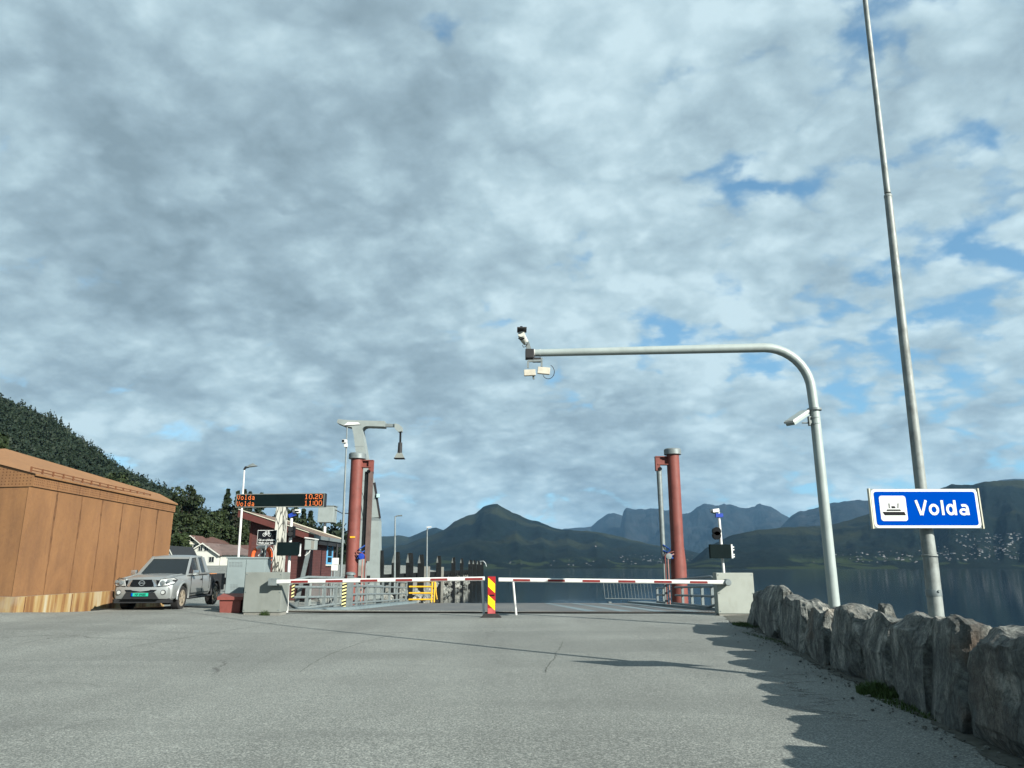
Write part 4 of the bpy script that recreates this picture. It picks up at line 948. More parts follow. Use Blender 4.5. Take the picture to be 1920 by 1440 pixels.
# ---------------------------------------------------------------- arch pole with cameras
def arch():
    Y=17.3; b=P(1566,1148,Y); t=thing('camera_gantry',(b.x,Y,0),'tall pale grey bent pole reaching over the road with cameras, rising behind the boulders','gantry')
    xb=b.x; zt=P(1440,652,Y).z; r=1.05; e=P(1002,662,17.75); pts=[]
    xt=P(1527,770,Y).x
    zc=P(960,768,Y).z
    MB().tube([(xb,Y,-0.3),(xt,Y,zc)],[0.125,0.115],20).build('lower_pole',M['pole'],t,smooth=True)
    MB().lathe([(0.12,-0.03),(0.165,-0.025),(0.165,0.025),(0.12,0.03)],(xt,Y,zc),20).build('flange',M['galv'],t,smooth=True)
    up=[(xt,Y,zc)]
    xa=xt-0.02
    for k in range(0,11):
        a=R(9*k); up.append((xa-r+r*math.cos(a),Y,zt-r+r*math.sin(a)))
    up.append((e.x,e.y,e.z))
    rs=[0.112]*len(up); rs[-1]=0.09
    MB().tube(up,rs,20).build('upper_pole',M['pole'],t,smooth=True)
    for x0 in (0.0,0.14): MB().lathe([(0.094,-0.01),(0.10,-0.008),(0.10,0.008),(0.094,0.01)],(e.x+x0,e.y,e.z),16,'x').build('collar',M['white'],t)
    Ye=e.y; q=lambda px,py,dy=0:P(px,py,Ye+dy)
    a=q(990,668); MB().bbox((q(985,665).x,Ye-0.12,q(985,673).z),(q(1001,665).x,Ye+0.12,q(985,656).z),0.02).build('clamp',M['trim'],t)
    MB().bar(q(988,642,-0.05),q(996,668,-0.05),0.10,0.09).build('camera_arm',M['galv'],t)
    hd=MB().tube([q(977.5,626,-0.28),q(979,632,-0.15),q(986,643,0.02)],[0.085,0.095,0.075],14).build('camera',M['hwhite'],t,smooth=True)
    MB().box((q(969.5,623).x,Ye-0.42,q(970,625).z),(q(987,623).x,Ye-0.05,q(970,622.8).z)).build('sun_shield',M['trim'],hd)
    MB().box((q(975,622).x,Ye-0.3,q(970,623).z),(q(979.5,622).x,Ye-0.2,q(970,618.5).z)).build('sensor',M['black'],hd)
    MB().tube([q(972,634,-0.27),q(977,637,-0.27),q(983,634,-0.27)],0.018,6).build('lens_ring',M['black'],hd)
    MB().tube([q(989,644,-0.1),q(986,650,-0.2),q(981,651,-0.2),q(980,647,-0.15)],0.01,5).build('cable',M['trim'],t)
    fr=MB(); z1=q(988,677).z
    fr.bar(q(990,677,-0.1),q(1017,676,-0.1),0.05,0.05); fr.bar(q(990,677,-0.1),q(990,690,-0.1),0.045,0.045); fr.bar(q(1015.5,671,-0.1),q(1015.5,687,-0.1),0.045,0.045)
    fr.build('antenna_frame',M['galv'],t)
    MB().box((q(999,677).x,Ye-0.1,q(1,678).z),(q(1014,677).x,Ye+0.1,q(1,672).z)).build('junction_box',M['trim'],t)
    for (x0,y0,x1,y1,tl) in ((982.5,693,1004,705,0.04),(1008,688.5,1031,702,-0.10)):
        m=MB(); c=q((x0+x1)/2,(y0+y1)/2,-0.15); w_=(q(x1,y0).x-q(x0,y0).x)/2; h_=(q(x0,y0).z-q(x0,y1).z)/2
        bm=bmesh.new(); bmesh.ops.create_cube(bm,size=1); bmesh.ops.scale(bm,vec=(w_*2,0.06,h_*2),verts=bm.verts); bmesh.ops.bevel(bm,geom=bm.edges[:],offset=0.008,segments=1,affect='EDGES')
        bmesh.ops.rotate(bm,matrix=Matrix.Rotation(-tl,3,'Y')@Matrix.Rotation(R(-12),3,'X'),verts=bm.verts); bmesh.ops.translate(bm,vec=c,verts=bm.verts); m.bm(bm)
        m.build('antenna_panel',simple('beige_panel',(0.42,0.40,0.33),0.5),t)
    MB().tube([q(1000,705,-0.1),q(1001,711,-0.1)],0.025,6).build('antenna_mount',M['galv'],t)
    lp=[]; c=q(1029,696,-0.05)
    for k in range(22): a_=R(70-k*12); lp.append((c.x+0.14*math.cos(a_)-0.0,c.y+0.01*k,c.z+0.16*math.sin(a_)))
    MB().tube(lp,0.008,5).build('cable_loop',M['trim'],t)
    # side camera
    zq=P(1514,791,Y); MB().tube([P(1521,793,Y),P(1504,793,Y)],0.018,6).build('side_bracket',M['galv'],t)
    for py in (784,795): MB().lathe([(0.118,-0.012),(0.124,-0.01),(0.124,0.01),(0.118,0.012)],(P(1526,790,Y).x+0.02,Y,P(1520,py,Y).z),18).build('band_clamp',M['galv'],t)
    MB().box((P(1517,785,Y).x-0.02,Y-0.05,P(1,798,Y).z),(P(1521,785,Y).x,Y+0.05,P(1,781,Y).z)).build('mount_plate',M['greypaint'],t)
    m=MB(); m.bar(P(1481,793,Y-0.35),P(1509,774,Y+0.05),0.22,0.13); sc_=m.build('side_camera',M['pole'],t)
    m=MB(); m.bar(P(1479,794,Y-0.38)+Vector((0,0,0.03)),P(1511,772.5,Y+0.06)+Vector((0,0,0.03)),0.25,0.05); m.build('camera_hood',M['white'],sc_)
arch()
# ---------------------------------------------------------------- flagpole and ferry sign
def sign():
    Y=9.07; b=P(1760,1172,Y); t=thing('sign_pole',(b.x,Y,0.0),'tall weathered grey pole carrying the blue Volda ferry sign, behind the near boulders','sign pole')
    q=lambda px,py:P(px,py,Y)
    z0=q(1757,1165)
    x0=z0.x+ (0.02)
    MB().tube([(x0+0.02,Y,-0.4),tuple(z0),tuple(q(1744,1045))],[0.088,0.084,0.081],24).build('lower_pole',M['flagpole'],t,smooth=True)
    MB().lathe([(0.083,-0.012),(0.089,-0.008),(0.089,0.008),(0.083,0.012)],tuple(q(1743,1041.5)),24).build('joint_ring',M['flagpole'],t,smooth=True)
    MB().tube([tuple(q(1743,1041)),tuple(q(1737,995)),tuple(q(1727,915)),tuple(q(1695,640)),tuple(q(1665,368))],[0.077,0.074,0.066,0.056,0.048],24).build('middle_pole',M['flagpole'],t,smooth=True)
    MB().lathe([(0.046,-0.02),(0.052,-0.015),(0.050,0.015),(0.040,0.03)],tuple(q(1665,368)),24).build('joint_ring',M['flagpole'],t,smooth=True)
    a=q(1664,362); b_=q(1621,-10); e=b_+(b_-a)*0.6
    MB().tube([tuple(a),tuple(b_),tuple(e)],[0.040,0.034,0.025],20).build('upper_pole',M['flagpole'],t,smooth=True)
    w=q(1752,1100); MB().tube([(w.x+0.0,Y-0.082,q(1,1108).z),(w.x+0.0,Y-0.10,q(1,1108).z)],0.016,10).build('bolt',M['galv'],t)
    MB().lathe([(0.0865,-0.07),(0.0875,-0.065),(0.0875,0.0),(0.0865,0.003)],(q(1750,1106).x,Y,q(1,1106).z),24).build('band_clamp',M['galv'],t,smooth=True)
    # sign
    Ys=Y-0.16
    A=P(1642,990.5,Ys); B=P(1845,990.5,Ys); T=P(1740,916.5,Ys).z
    x0,z0,x1=A.x,A.z,B.x; Wd=x1-x0; Hh=T-z0
    x0-=0.02; x1-=0.015; Wd=x1-x0
    s=MB().prism(rrect(x0,z0,x1,T,0.012,3),Ys,Ys+0.03).build('sign_panel',M['galv'],t)
    for xx in (x0-0.016,x1+0.001): MB().box((xx,Ys-0.012,z0-0.005),(xx+0.015,Ys+0.035,T+0.005)).build('edge_rail',M['hcream'],s)
    MB().prism(rrect(x0+0.008,z0+0.004,x1-0.008,T-0.004,0.05),Ys-0.003,Ys-0.0).build('border',M['signwhite'],s)
    MB().prism(rrect(x0+0.040,z0+0.034,x1-0.040,T-0.034,0.03),Ys-0.006,Ys-0.003).build('field',M['signblue'],s)
    px=lambda u:x0+Wd*(u-250)/(1470-250)   # zoomed-photo coordinates of the sign face at its lower edge
    pz=lambda v:z0+Hh*(660-v)/(660-218)
    # the panel leans in the picture only by perspective: use mid-height columns
    def X(u,v): return x0+Wd*((u-(205+(v-218)*0.102))/1225.0)
    sq=MB().prism(rrect(X(318,440),pz(580),X(620,440),pz(297),0.032),Ys-0.009,Ys-0.006).build('symbol_square',M['signwhite'],s)
    bl=MB(); yy=(Ys-0.012,Ys-0.009)
    bl.prism([(X(345,480),pz(478)),(X(592,480),pz(478)),(X(608,516),pz(516)),(X(372,516),pz(516))],*yy)
    bl.prism([(X(398,450),pz(451)),(X(546,450),pz(451)),(X(553,466),pz(467)),(X(390,466),pz(467))],*yy)
    bl.prism([(X(448,420),pz(414)),(X(482,420),pz(414)),(X(496,436),pz(437)),(X(449,436),pz(437))],*yy)
    bl.prism([(X(415,382),pz(382)),(X(424,382),pz(382)),(X(427,436),pz(437)),(X(418,436),pz(437))],*yy)
    bl.prism([(X(518,382),pz(382)),(X(527,382),pz(382)),(X(525,436),pz(437)),(X(516,436),pz(437))],*yy)
    bl.build('ferry_symbol',M['black'],sq)
    # lettering: V o l d a
    def pt(u,v): return (X(u,v),pz(v))
    yl=(Ys-0.010,Ys-0.006); wd=0.034*Wd/1.36*1.0
    def letter(fn):
        m=MB(); fn(m); m.build('letter',M['signwhite'],s)
    k=Wd/1225.0
    zc=pz(452); xo=X(921,452)
    wd=29*k
    letter(lambda m:(ribbon(m,[pt(723,348),pt(785,514)],wd,*yl),ribbon(m,[pt(836,348),pt(793,514)],wd,yl[0]+0.0005,yl[1])))
    def ring(u,rx,v=452,rz=51): return ell(X(u,v),pz(v),rx*k,rz*k*0.97,0,360,32)[:-1]
    letter(lambda m:ribbon(m,ring(928,43),wd,*yl,closed=True))
    letter(lambda m:ribbon(m,[pt(1017,348),pt(1034,514)],wd,*yl))
    letter(lambda m:(ribbon(m,ring(1118,37),wd,*yl,closed=True),ribbon(m,[pt(1159,348),pt(1176,514)],wd,yl[0]+0.0005,yl[1])))
    def la(m):
        c=ell(X(1264,474),pz(478),36*k,27*k,0,360,28)[:-1]; ribbon(m,c,wd*0.9,*yl,closed=True)
        ribbon(m,[pt(1318,514),pt(1313,478),pt(1307,440)]+[(X(1269,430)+37*k*math.cos(R(a)),pz(430)+26*k*math.sin(R(a))) for a in (20,50,80,110,135)],wd,yl[0]+0.0005,yl[1])
    letter(la)
    for dzz in (0.08,Hh-0.08): MB().box((x0+Wd*0.42,Ys+0.03,z0+dzz-0.015),(x0+Wd*0.62,Y-0.04,z0+dzz+0.015)).build('bracket',M['galv'],s)
sign()
# ---------------------------------------------------------------- signal poles
def signal_pole(right,label):
    Y=24.3 if not right else 24.0
    q=lambda px,py,dy=0:P(px,py,Y+dy)
    if right: b=q(1359,1078); tp=q(1347,961); x0=b.x; 
    else: b=q(537.5,1146); tp=q(546.5,972); x0=b.x
    t=thing('signal_pole',(x0,Y,0),label,'signal pole','signal poles beside the barriers')
    if right: MB().tube([(x0,Y,-0.05),(tp.x,Y,tp.z)],0.045,14).build('pole',M['white'],t,smooth=True)
    else: MB().tube([(x0,Y,0.0),(tp.x,Y,tp.z)],0.048,14).build('pole',M['white'],t,smooth=True)
    if right:
        MB().box((q(1341,966).x,Y-0.09,q(1,970).z),(q(1354.5,966).x,Y+0.05,q(1,963).z)).build('blue_clamp',M['blueclamp'],t)
        MB().bar(q(1334.5,958,-0.15),q(1346,956.5,-0.05),0.14,0.10).build('sensor',M['white'],t)
        MB().bar(q(1335.2,959,-0.158),q(1340,961.5,-0.1),0.10,0.05).build('sensor_face',M['black'],t)
        bx0,bx1,z0,z1=q(1328.5,1047).x,q(1368,1047).x,q(1,1047).z,q(1,1021).z
        h=MB(); 
        for py in (996,1004): c=q(1344.5,py,-0.08); h.lathe([(0.13,-0.02),(0.13,0.14),(0.10,0.16)],tuple(c),14,'y')
        h.box((q(1341,1).x,Y-0.02,q(1,1010).z),(q(1348,1).x,Y+0.12,q(1,990).z)); h.build('signal_head',M['black'],t)
        d=MB().bbox((bx0,Y-0.25,z0),(bx1,Y-0.09,z1),0.015).build('display_box',M['darkglass'],t)
        f=MB(); f.box((bx1+0.003,Y-0.24,z0-0.0),(bx1+0.05,Y-0.20,z1+0.0))
        for py in (1026,1031,1040,1044): f.box((bx1+0.03,Y-0.235,q(1,py).z-0.02),(bx1+0.10,Y-0.19,q(1,py).z+0.02))
        f.build('hinge_rail',M['signwhite'],d)
        MB().box((q(1348,1).x,Y-0.09,z0+0.15),(q(1357,1).x,Y,z0+0.22)).build('bracket',M['galv'],t)
    else:
        MB().bar(q(542,968,-0.06),q(554,963,-0.06),0.10,0.12).build('blue_clamp',M['blueclamp'],t)
        MB().bar(q(550.5,959,-0.12),q(561,958.5,0.05),0.13,0.11).build('sensor',M['white'],t)
        MB().box((q(551.5,1).x,Y-0.20,q(1,961.5).z),(q(559,1).x,Y-0.185,q(1,958).z)).build('sensor_face',M['black'],t)
        h=MB().bbox((q(541,1).x,Y-0.2,q(1,1008).z),(q(553.5,1).x,Y-0.06,q(1,988).z),0.02).build('signal_head',M['black'],t)
        for py in (993,1002): c=q(545,py,-0.20); MB().lathe([(0.062,-0.02),(0.062,0.0)],tuple(c),14,'y').build('lens',M['galv'],h); MB().lathe([(0.075,-0.07),(0.078,0.0)],(c.x,c.y,c.z+0.01),14,'y').build('visor',M['trim'],h)
        d=MB().bbox((q(524,1).x,Y-0.25,q(1,1042).z),(q(566,1).x,Y-0.07,q(1,1017).z),0.015).build('display_box',M['darkglass'],t)
        MB().box((q(566.3,1).x,Y-0.24,q(1,1040).z),(q(568,1).x,Y-0.2,q(1,1020).z)).build('hinge_rail',M['signwhite'],d)
        c=q(561,1041,-0.2); MB().lathe([(0.05,-0.03),(0.05,0.03)],tuple(c),12,'z').build('detector',M['white'],d)
signal_pole(True,'right signal pole above the pale barrier cabinet, with black display box and hinge rail')
signal_pole(False,'left signal pole standing behind the dark grey barrier cabinet, with two round signal lenses')
# ---------------------------------------------------------------- departure board
FONT={'V':["10001","10001","10001","10001","10001","01010","00100"],'o':["00000","00000","01110","10001","10001","10001","01110"],'l':["01100","00100","00100","00100","00100","00100","01110"],'d':["00001","00001","01101","10011","10001","10001","01111"],'a':["00000","00000","01110","00001","01111","10001","01111"],
'1':["00100","01100","00100","00100","00100","00100","01110"],'0':["01110","10001","10011","10101","11001","10001","01110"],'2':["01110","10001","00001","00110","01000","10000","11111"],'.':["0","0","0","0","0","1","1"],':':["0","1","1","0","1","1","0"]}
FONT['0']=["01110","10001","10001","10001","10001","10001","01110"]
def board():
    Y=25.6; t=thing('departure_board',(P(522,1100,Y).x,Y,0),'black departure board with amber Volda times on a white branch patterned column','departure board')
    a=P(441,954.5,Y+0.22); b=P(607,950,Y-0.12); zt=P(607,924.5,Y-0.12).z; z0=P(607,950,Y-0.12).z
    d=(Vector((b.x,b.y,0))-Vector((a.x,a.y,0))); Lh=d.length; d.normalize(); nrm=Vector((d.y,-d.x,0))
    def W3(u,v,o): p=Vector((a.x,a.y,0))+d*u+nrm*o; return (p.x,p.y,z0+v)
    def slab(mb,u0,v0,u1,v1,o0,o1): mb.add([W3(u0,v0,o1),W3(u1,v0,o1),W3(u1,v1,o1),W3(u0,v1,o1),W3(u0,v0,o0),W3(u1,v0,o0),W3(u1,v1,o0),W3(u0,v1,o0)],[(0,1,2,3),(7,6,5,4),(0,4,5,1),(3,2,6,7),(0,3,7,4),(1,5,6,2)])
    Hh=zt-z0
    m=MB(); slab(m,0,0,Lh,Hh,-0.25,-0.004); hs=m.build('housing',M['trim'],t)
    m=MB(); slab(m,0.02,0.02,Lh-0.02,Hh-0.02,-0.004,0.0); fc=m.build('display_face',M['darkglass'],hs)
    m=MB(); w_=0.022; 
    slab(m,0,0,Lh,w_,-0.004,0.006); slab(m,0,Hh-w_,Lh,Hh,-0.004,0.006); slab(m,0,w_,w_,Hh-w_,-0.004,0.006); slab(m,Lh-w_,w_,Lh,Hh-w_,-0.004,0.006); m.build('frame',M['cab'],hs)
    def text(s,u0,v1,pw,ph,dim=()):
        m=MB(); u=u0
        for ch in s:
            g=FONT[ch]
            for r_,row in enumerate(g):
                for c_,x in enumerate(row):
                    if x=='1' and (ch,r_) not in dim: slab(m,u+c_*pw,v1-(r_+0.70)*ph,u+(c_+0.66)*pw,v1-r_*ph,0,0.003)
            u+=(len(g[0])+ (2 if ch in 'Volda' else 1.3))*pw
        m.build('led_text',M['led'],fc)
    ph=Hh/17.5; pw=0.0188
    text('Volda',0.045,Hh-ph*1.3,pw,ph*0.93); text('Volda',0.045,Hh-ph*9.6,pw,ph*0.93)
    pw2=0.0240
    text('10.20',Lh-0.69,Hh-ph*1.3,pw2,ph*0.93); text('11:00',Lh-0.69,Hh-ph*9.6,pw2,ph*0.93)
    cx0=P(517.5,955,Y).x; cx1=P(535,955,Y).x; bx0=P(510.5,1080,Y).x; bx1=P(529,1080,Y).x; zb=0.0; zt_=z0-0.0; 
    k=MB().add([(bx0,Y-0.0,zb),(bx1,Y-0.0,zb),(bx1,Y+0.3,zb),(bx0,Y+0.3,zb),(cx0,Y,zt_),(cx1,Y,zt_),(cx1,Y+0.3,zt_),(cx0,Y+0.3,zt_)],[(0,3,2,1),(4,5,6,7),(0,1,5,4),(1,2,6,5),(2,3,7,6),(3,0,4,7)]).build('column',M['column'],t)
board()
# ---------------------------------------------------------------- electrical cabinet, bin, bicycle sign, buoy
def ecab():
    Y=24.2; a=P(418,1145,Y); b=P(491,1145,Y); z0=gz(a.x,Y)-0.05; zt=P(450,1045,Y).z
    t=thing('electrical_cabinet',((a.x+b.x)/2,Y,z0),'tall light grey electrical cabinet with vented door, between the pickup and the left barrier','electrical cabinet')
    MB().bbox((a.x,Y,z0),(b.x,Y+0.55,zt-0.04),0.012).build('housing',M['ecab'],t)
    MB().bbox((a.x-0.03,Y-0.03,zt-0.04),(b.x+0.03,Y+0.58,zt+0.01),0.01).build('roof',M['ecab'],t)
    xm=P(458,1100,Y).x
    d=MB().bbox((a.x+0.02,Y-0.018,z0+0.1),(xm-0.01,Y-0.001,zt-0.07),0.006).build('door',M['ecab'],t)
    d2=MB().bbox((xm+0.01,Y-0.018,z0+0.1),(b.x-0.02,Y-0.001,zt-0.07),0.006).build('door',M['ecab'],t)
    v=MB()
    for zz in (1058,1100):
        for r_ in range(4):
            for c in range(5 if zz==1058 else 3):
                p=P(430+c*5.2+(2 if zz==1100 else 0),zz-3+r_*2.6,Y); v.box((p.x,Y-0.0215,p.z),(p.x+0.07,Y-0.017,p.z+0.016))
    v.build('vents',M['galv'],d)
    p=P(421,1089,Y); MB().bbox((p.x,Y-0.045,p.z-0.11),(p.x+0.05,Y-0.015,p.z+0.10),0.01).build('handle',M['black'],d)
ecab()
def bin_():
    Y=23.25; a=P(409,1148,Y); b=P(450,1148,Y); z0=gz(a.x,Y)-0.01; zt=P(430,1123,Y).z; zl=P(430,1119,Y).z
    t=thing('grit_bin',((a.x+b.x)/2,Y+0.25,z0),'dull red grit bin with overhanging lid, in front of the electrical cabinet','grit bin')
    i=0.035
    MB().add([(a.x+i,Y+i,z0),(b.x-i,Y+i,z0),(b.x-i,Y+0.5-i,z0),(a.x+i,Y+0.5-i,z0),(a.x,Y,zt),(b.x,Y,zt),(b.x,Y+0.5,zt),(a.x,Y+0.5,zt)],[(0,3,2,1),(4,5,6,7),(0,1,5,4),(1,2,6,5),(2,3,7,6),(3,0,4,7)]).build('bin',M['redbin'],t)
    m=MB(); m.prism([(Y-0.05,zt-0.03),(Y+0.55,zt-0.03),(Y+0.55,zl+0.07),(Y+0.42,zl+0.085),(Y-0.05,zl)],a.x-0.05,b.x+0.07,'x'); m.build('lid',M['redbin'],t)
    MB().box((b.x+0.02,Y+0.1,z0+0.05),(b.x+0.2,Y+0.45,zt-0.02)).build('side_box',M['trim'],t)
bin_()
def bike_sign():
    Y=24.95; q=lambda px,py:P(px,py,Y); x0,x1,z0,z1=q(481,1).x,q(517,1).x,q(1,1022).z,q(1,994).z
    t=thing('bicycle_sign',(q(498,1).x,Y,0),'black walk your bike sign with white bicycle on a grey post above the lifebuoy','sign')
    p=MB().bbox((x0,Y,z0),(x1,Y+0.02,z1),0.006).build('panel',M['signwhite'],t)
    MB().box((x0+0.015,Y-0.003,z0+0.015),(x1-0.015,Y+0.001,z1-0.015)).build('field',M['black'],p)
    xm=q(497.5,1).x; MB().tube([(xm+0.0,Y+0.04,0),(xm,Y+0.04,z1-0.03)],0.03,10).build('post',M['galv'],t)
    W_=x1-x0; cx=(x0+x1)/2; zc=z0+(z1-z0)*0.70; y0,y1=Y-0.006,Y-0.003
    b=MB(); r=0.052
    for s in (-1,1): ribbon(b,ell(cx+s*0.085,zc,r,r,0,360,18)[:-1],0.014,y0,y1,closed=True)
    A=(cx-0.085,zc);B=(cx+0.085,zc);K=(cx-0.015,zc-0.005);S=(cx-0.04,zc+0.085);T=(cx+0.06,zc+0.085)
    for i,(u,v) in enumerate(((A,K),(K,S),(K,T),(S,T),(A,S),(T,B),((cx+0.06,zc+0.085),(cx+0.05,zc+0.115)),((cx+0.03,zc+0.115),(cx+0.07,zc+0.115)),((cx-0.065,zc+0.095),(cx-0.02,zc+0.095)))): ribbon(b,[u,v],0.013,y0-0.0004*i,y1)
    b.build('bicycle_symbol',M['signwhite'],p)
    for s,zz in (('Gå av sykkelen',0.28),('Walk your bike',0.08)):
        c=bpy.data.curves.new('txt','FONT'); c.body=s; c.size=0.092; c.align_x='CENTER'; c.offset=0.0015; c.extrude=0.001
        o=bpy.data.objects.new('tmp',c); C.objects.link(o); dg=bpy.context.evaluated_depsgraph_get(); me=bpy.data.meshes.new_from_object(o.evaluated_get(dg)); bpy.data.objects.remove(o)
        wv=max(v.co.x for v in me.vertices)-min(v.co.x for v in me.vertices); k=(W_-0.10)/wv
        me.transform(Matrix.Translation((cx,Y-0.005,z0+(z1-z0)*zz))@Matrix.Rotation(R(90),4,'X')@Matrix.Diagonal((k,1,1,1)))
        me.materials.clear(); me.materials.append(M['signwhite']); o=bpy.data.objects.new('lettering',me); C.objects.link(o); o.parent=p
    # life buoy with its stand
    Y=25.25; q=lambda px,py:P(px,py,Y); c=q(490.5,1043); t=thing('lifebuoy',(c.x,Y,c.z-0.4),'orange lifebuoy with white top band, hanging behind the electrical cabinet','lifebuoy')
    def arc(a0,a1,n=12): return [(c.x+0.30*math.cos(R(a0+(a1-a0)*k/n)),Y,c.z+0.31*math.sin(R(a0+(a1-a0)*k/n))) for k in range(n+1)]
    for a0,a1 in ((-55,55),(125,235)): MB().tube(arc(a0,a1),0.062,12).build('ring',M['orange'],t,smooth=True)
    for a0,a1 in ((55,125),(235,305)): MB().tube(arc(a0,a1),0.065,12).build('white_band',M['signwhite'],t,smooth=True)
    pts=[(c.x+0.40*math.cos(R(a)),Y-0.02,c.z+0.42*math.sin(R(a))+0.02*math.sin(R(a*4))) for a in range(-80,90,10)]
    MB().tube(pts,0.01,5).build('rope',M['white'],t)
    MB().tube([(c.x-0.02,Y-0.02,c.z+0.24),(c.x,Y-0.03,c.z+0.12),(c.x-0.09,Y-0.02,c.z+0.02),(c.x-0.02,Y,c.z-0.05)],0.035,8).build('rope_bag',M['white'],t,smooth=True)
    MB().box((c.x-0.05,Y+0.07,0),(c.x+0.05,Y+0.12,c.z+0.3)).build('stand',M['galv'],t)
bike_sign()
def instrument():
    Y=28.5; q=lambda px,py:P(px,py,Y); t=thing('ticket_reader',(q(562,1).x,Y,-0.1),'grey and white reader box on a leaning post, in front of the red house','reader')
    MB().bbox((q(571.5,1).x,Y-0.05,q(1,1031).z),(q(591,1).x,Y+0.35,q(1,1010).z),0.03).build('box',M['greypaint'],t)
    MB().prism([(q(570.5,1).x,q(1,1009).z),(q(592,1).x,q(1,1012).z),(q(592,1).x,q(1,1010).z),(q(572,1).x,q(1,1007).z)],Y-0.1,Y+0.4).build('rain_cover',M['white'],t)
    MB().box((q(584,1).x,Y-0.054,q(1,1029).z),(q(589.5,1).x,Y-0.048,q(1,1014).z)).build('screen',M['concrete'],t)
    MB().bar((q(578,1).x,Y+0.1,q(1,1032).z),(q(560,1).x,Y+0.1,-0.12),0.14,0.10).build('leaning_post',M['galv'],t)
    MB().tube([(q(583,1).x,Y,q(1,1030).z),(q(580,1).x,Y,q(1,1036).z),(q(573,1).x,Y,q(1,1042).z)],0.02,6).build('cable',M['white'],t)
    Y=33; q=lambda px,py:P(px,py,Y); t=thing('meter_boxes',(q(628,1).x,Y,-0.3),'pair of small white meter boxes on a post by the blue window','meter boxes')
    MB().bbox((q(624,1).x,Y,q(1,1059).z),(q(635,1).x,Y+0.2,q(1,1046).z),0.02).build('box',M['white'],t)
    MB().bbox((q(623,1).x,Y,q(1,1070).z),(q(634,1).x,Y+0.2,q(1,1059.5).z),0.02).build('box',M['white'],t)
    for px in (624,629): MB().tube([(q(px,1).x,Y+0.05,-0.35),(q(px,1).x,Y+0.05,q(1,1069).z)],0.035,8).build('pipe',M['galv'],t)
    MB().tube([(q(631,1).x,Y+0.1,q(1,1046).z),(q(631.5,1).x,Y+0.1,q(1,1020).z)],0.05,8).build('conduit',M['trim'],t)
instrument()
# ---------------------------------------------------------------- red terminal house
def red_house():
    Y0=38.2; Y1=44.6; t=thing('red_house',(-12.6,Y0,-0.45),'dark red timber house with sloping corrugated roof and blue window','house')
    q=lambda px,py,Y=Y0:P(px,py,Y)
    xl=q(461,1).x; xr_=q(575,1).x; ze=q(1,1012).z; zl=q(1,969).z; zb=-0.45
    ylo=Y0+0.6
    # walls: closed body with the mono-pitch top
    w=MB(); w.prism([(xl,zb+0.25),(xr_,zb+0.25),(xr_,ze),(xl,zl)],ylo,Y1-0.4); w.build('wall',M['cladding'],t)
    MB().prism([(xl+0.03,zb-0.3),(xr_-0.03,zb-0.3),(xr_-0.03,zb+0.25),(xl+0.03,zb+0.25)],ylo+0.03,Y1-0.43).build('foundation',M['concrete'],t)
    for x in (xl+0.0,xr_): MB().box((x-0.06,ylo-0.02,zb+0.26),(x+0.02 if x==xr_ else x+0.06,ylo-0.002,(ze if x==xr_ else zl)-0.02)).build('corner_board',M['redtrim'],t)
    a=q(447,957); b=q(589,1004); th=0.05
    rf=MB(); rf.prism([(a.x,a.z),(b.x,b.z),(b.x,b.z+th),(a.x,a.z+th)],Y0,Y1); rf.build('roof',M['corrug'],t)
    for ya_,yb_ in ((Y0-0.03,Y0+0.05),(Y1-0.1,Y1-0.02)): MB().prism([(a.x,a.z-0.32),(b.x,b.z-0.28),(b.x,b.z-0.004),(a.x,a.z-0.004)],ya_,yb_).build('fascia',M['redtrim'],t)
    fl=MB(); fl.prism([(a.x,a.z+th+0.002),(b.x,b.z+th+0.002),(b.x,b.z+th+0.035),(a.x,a.z+th+0.035)],Y0-0.05,Y0+0.06); fl.prism([(a.x,a.z+th+0.002),(b.x,b.z+th+0.002),(b.x,b.z+th+0.05),(a.x,a.z+th+0.05)],Y1-0.06,Y1+0.05); fl.build('verge_flashing',M['hcream'],t)
    MB().box((b.x-0.05,Y0-0.02,b.z-0.18),(b.x+0.12,Y1+0.15,b.z+0.01)).build('gutter',M['galv'],t)
    MB().box((b.x-0.08,Y0-0.0,b.z-0.42),(b.x+0.03,Y1,b.z-0.185)).build('eave_board',M['trim'],t)
    sf=MB(); sf.prism([(xr_,b.z-0.24),(b.x-0.08,b.z-0.24),(b.x-0.08,b.z-0.2),(xr_,b.z-0.2)],Y0+0.05,Y1-0.1); sf.build('soffit',M['redtrim'],t)
    # blue window in the right-hand wall
    def yat(px): r=ray(px,1040); return xr_/(r[0]/r[1])
    ya,yb=yat(612),yat(622.5); z0=P(1,1058,(ya+yb)/2).z; z1=P(1,1019,(ya+yb)/2).z
    fr=MB(); X0=xr_+0.004; X1=xr_+0.06; e=0.10
    fr.box((X0,ya,z0),(X1,ya+e,z1)); fr.box((X0,yb-e,z0),(X1,yb,z1)); fr.box((X0,ya+e,z1-e),(X1,yb-e,z1)); fr.box((X0,ya+e,z0),(X1,yb-e,z0+e)); fr.box((X0,ya+e,z0+0.38),(X1-0.01,yb-e,z0+0.38+e*0.6))
    fo=fr.build('window_frame',M['bluewin'],t)
    MB().box((X0,ya+e,z0+e),(X0+0.02,yb-e,z1-e)).build('pane',M['glass'],fo)
    MB().box((X0,ya-0.05,z0-0.09),(X1+0.04,yb+0.05,z0-0.01)).build('sill',M['hwhite'],fo)
red_house()
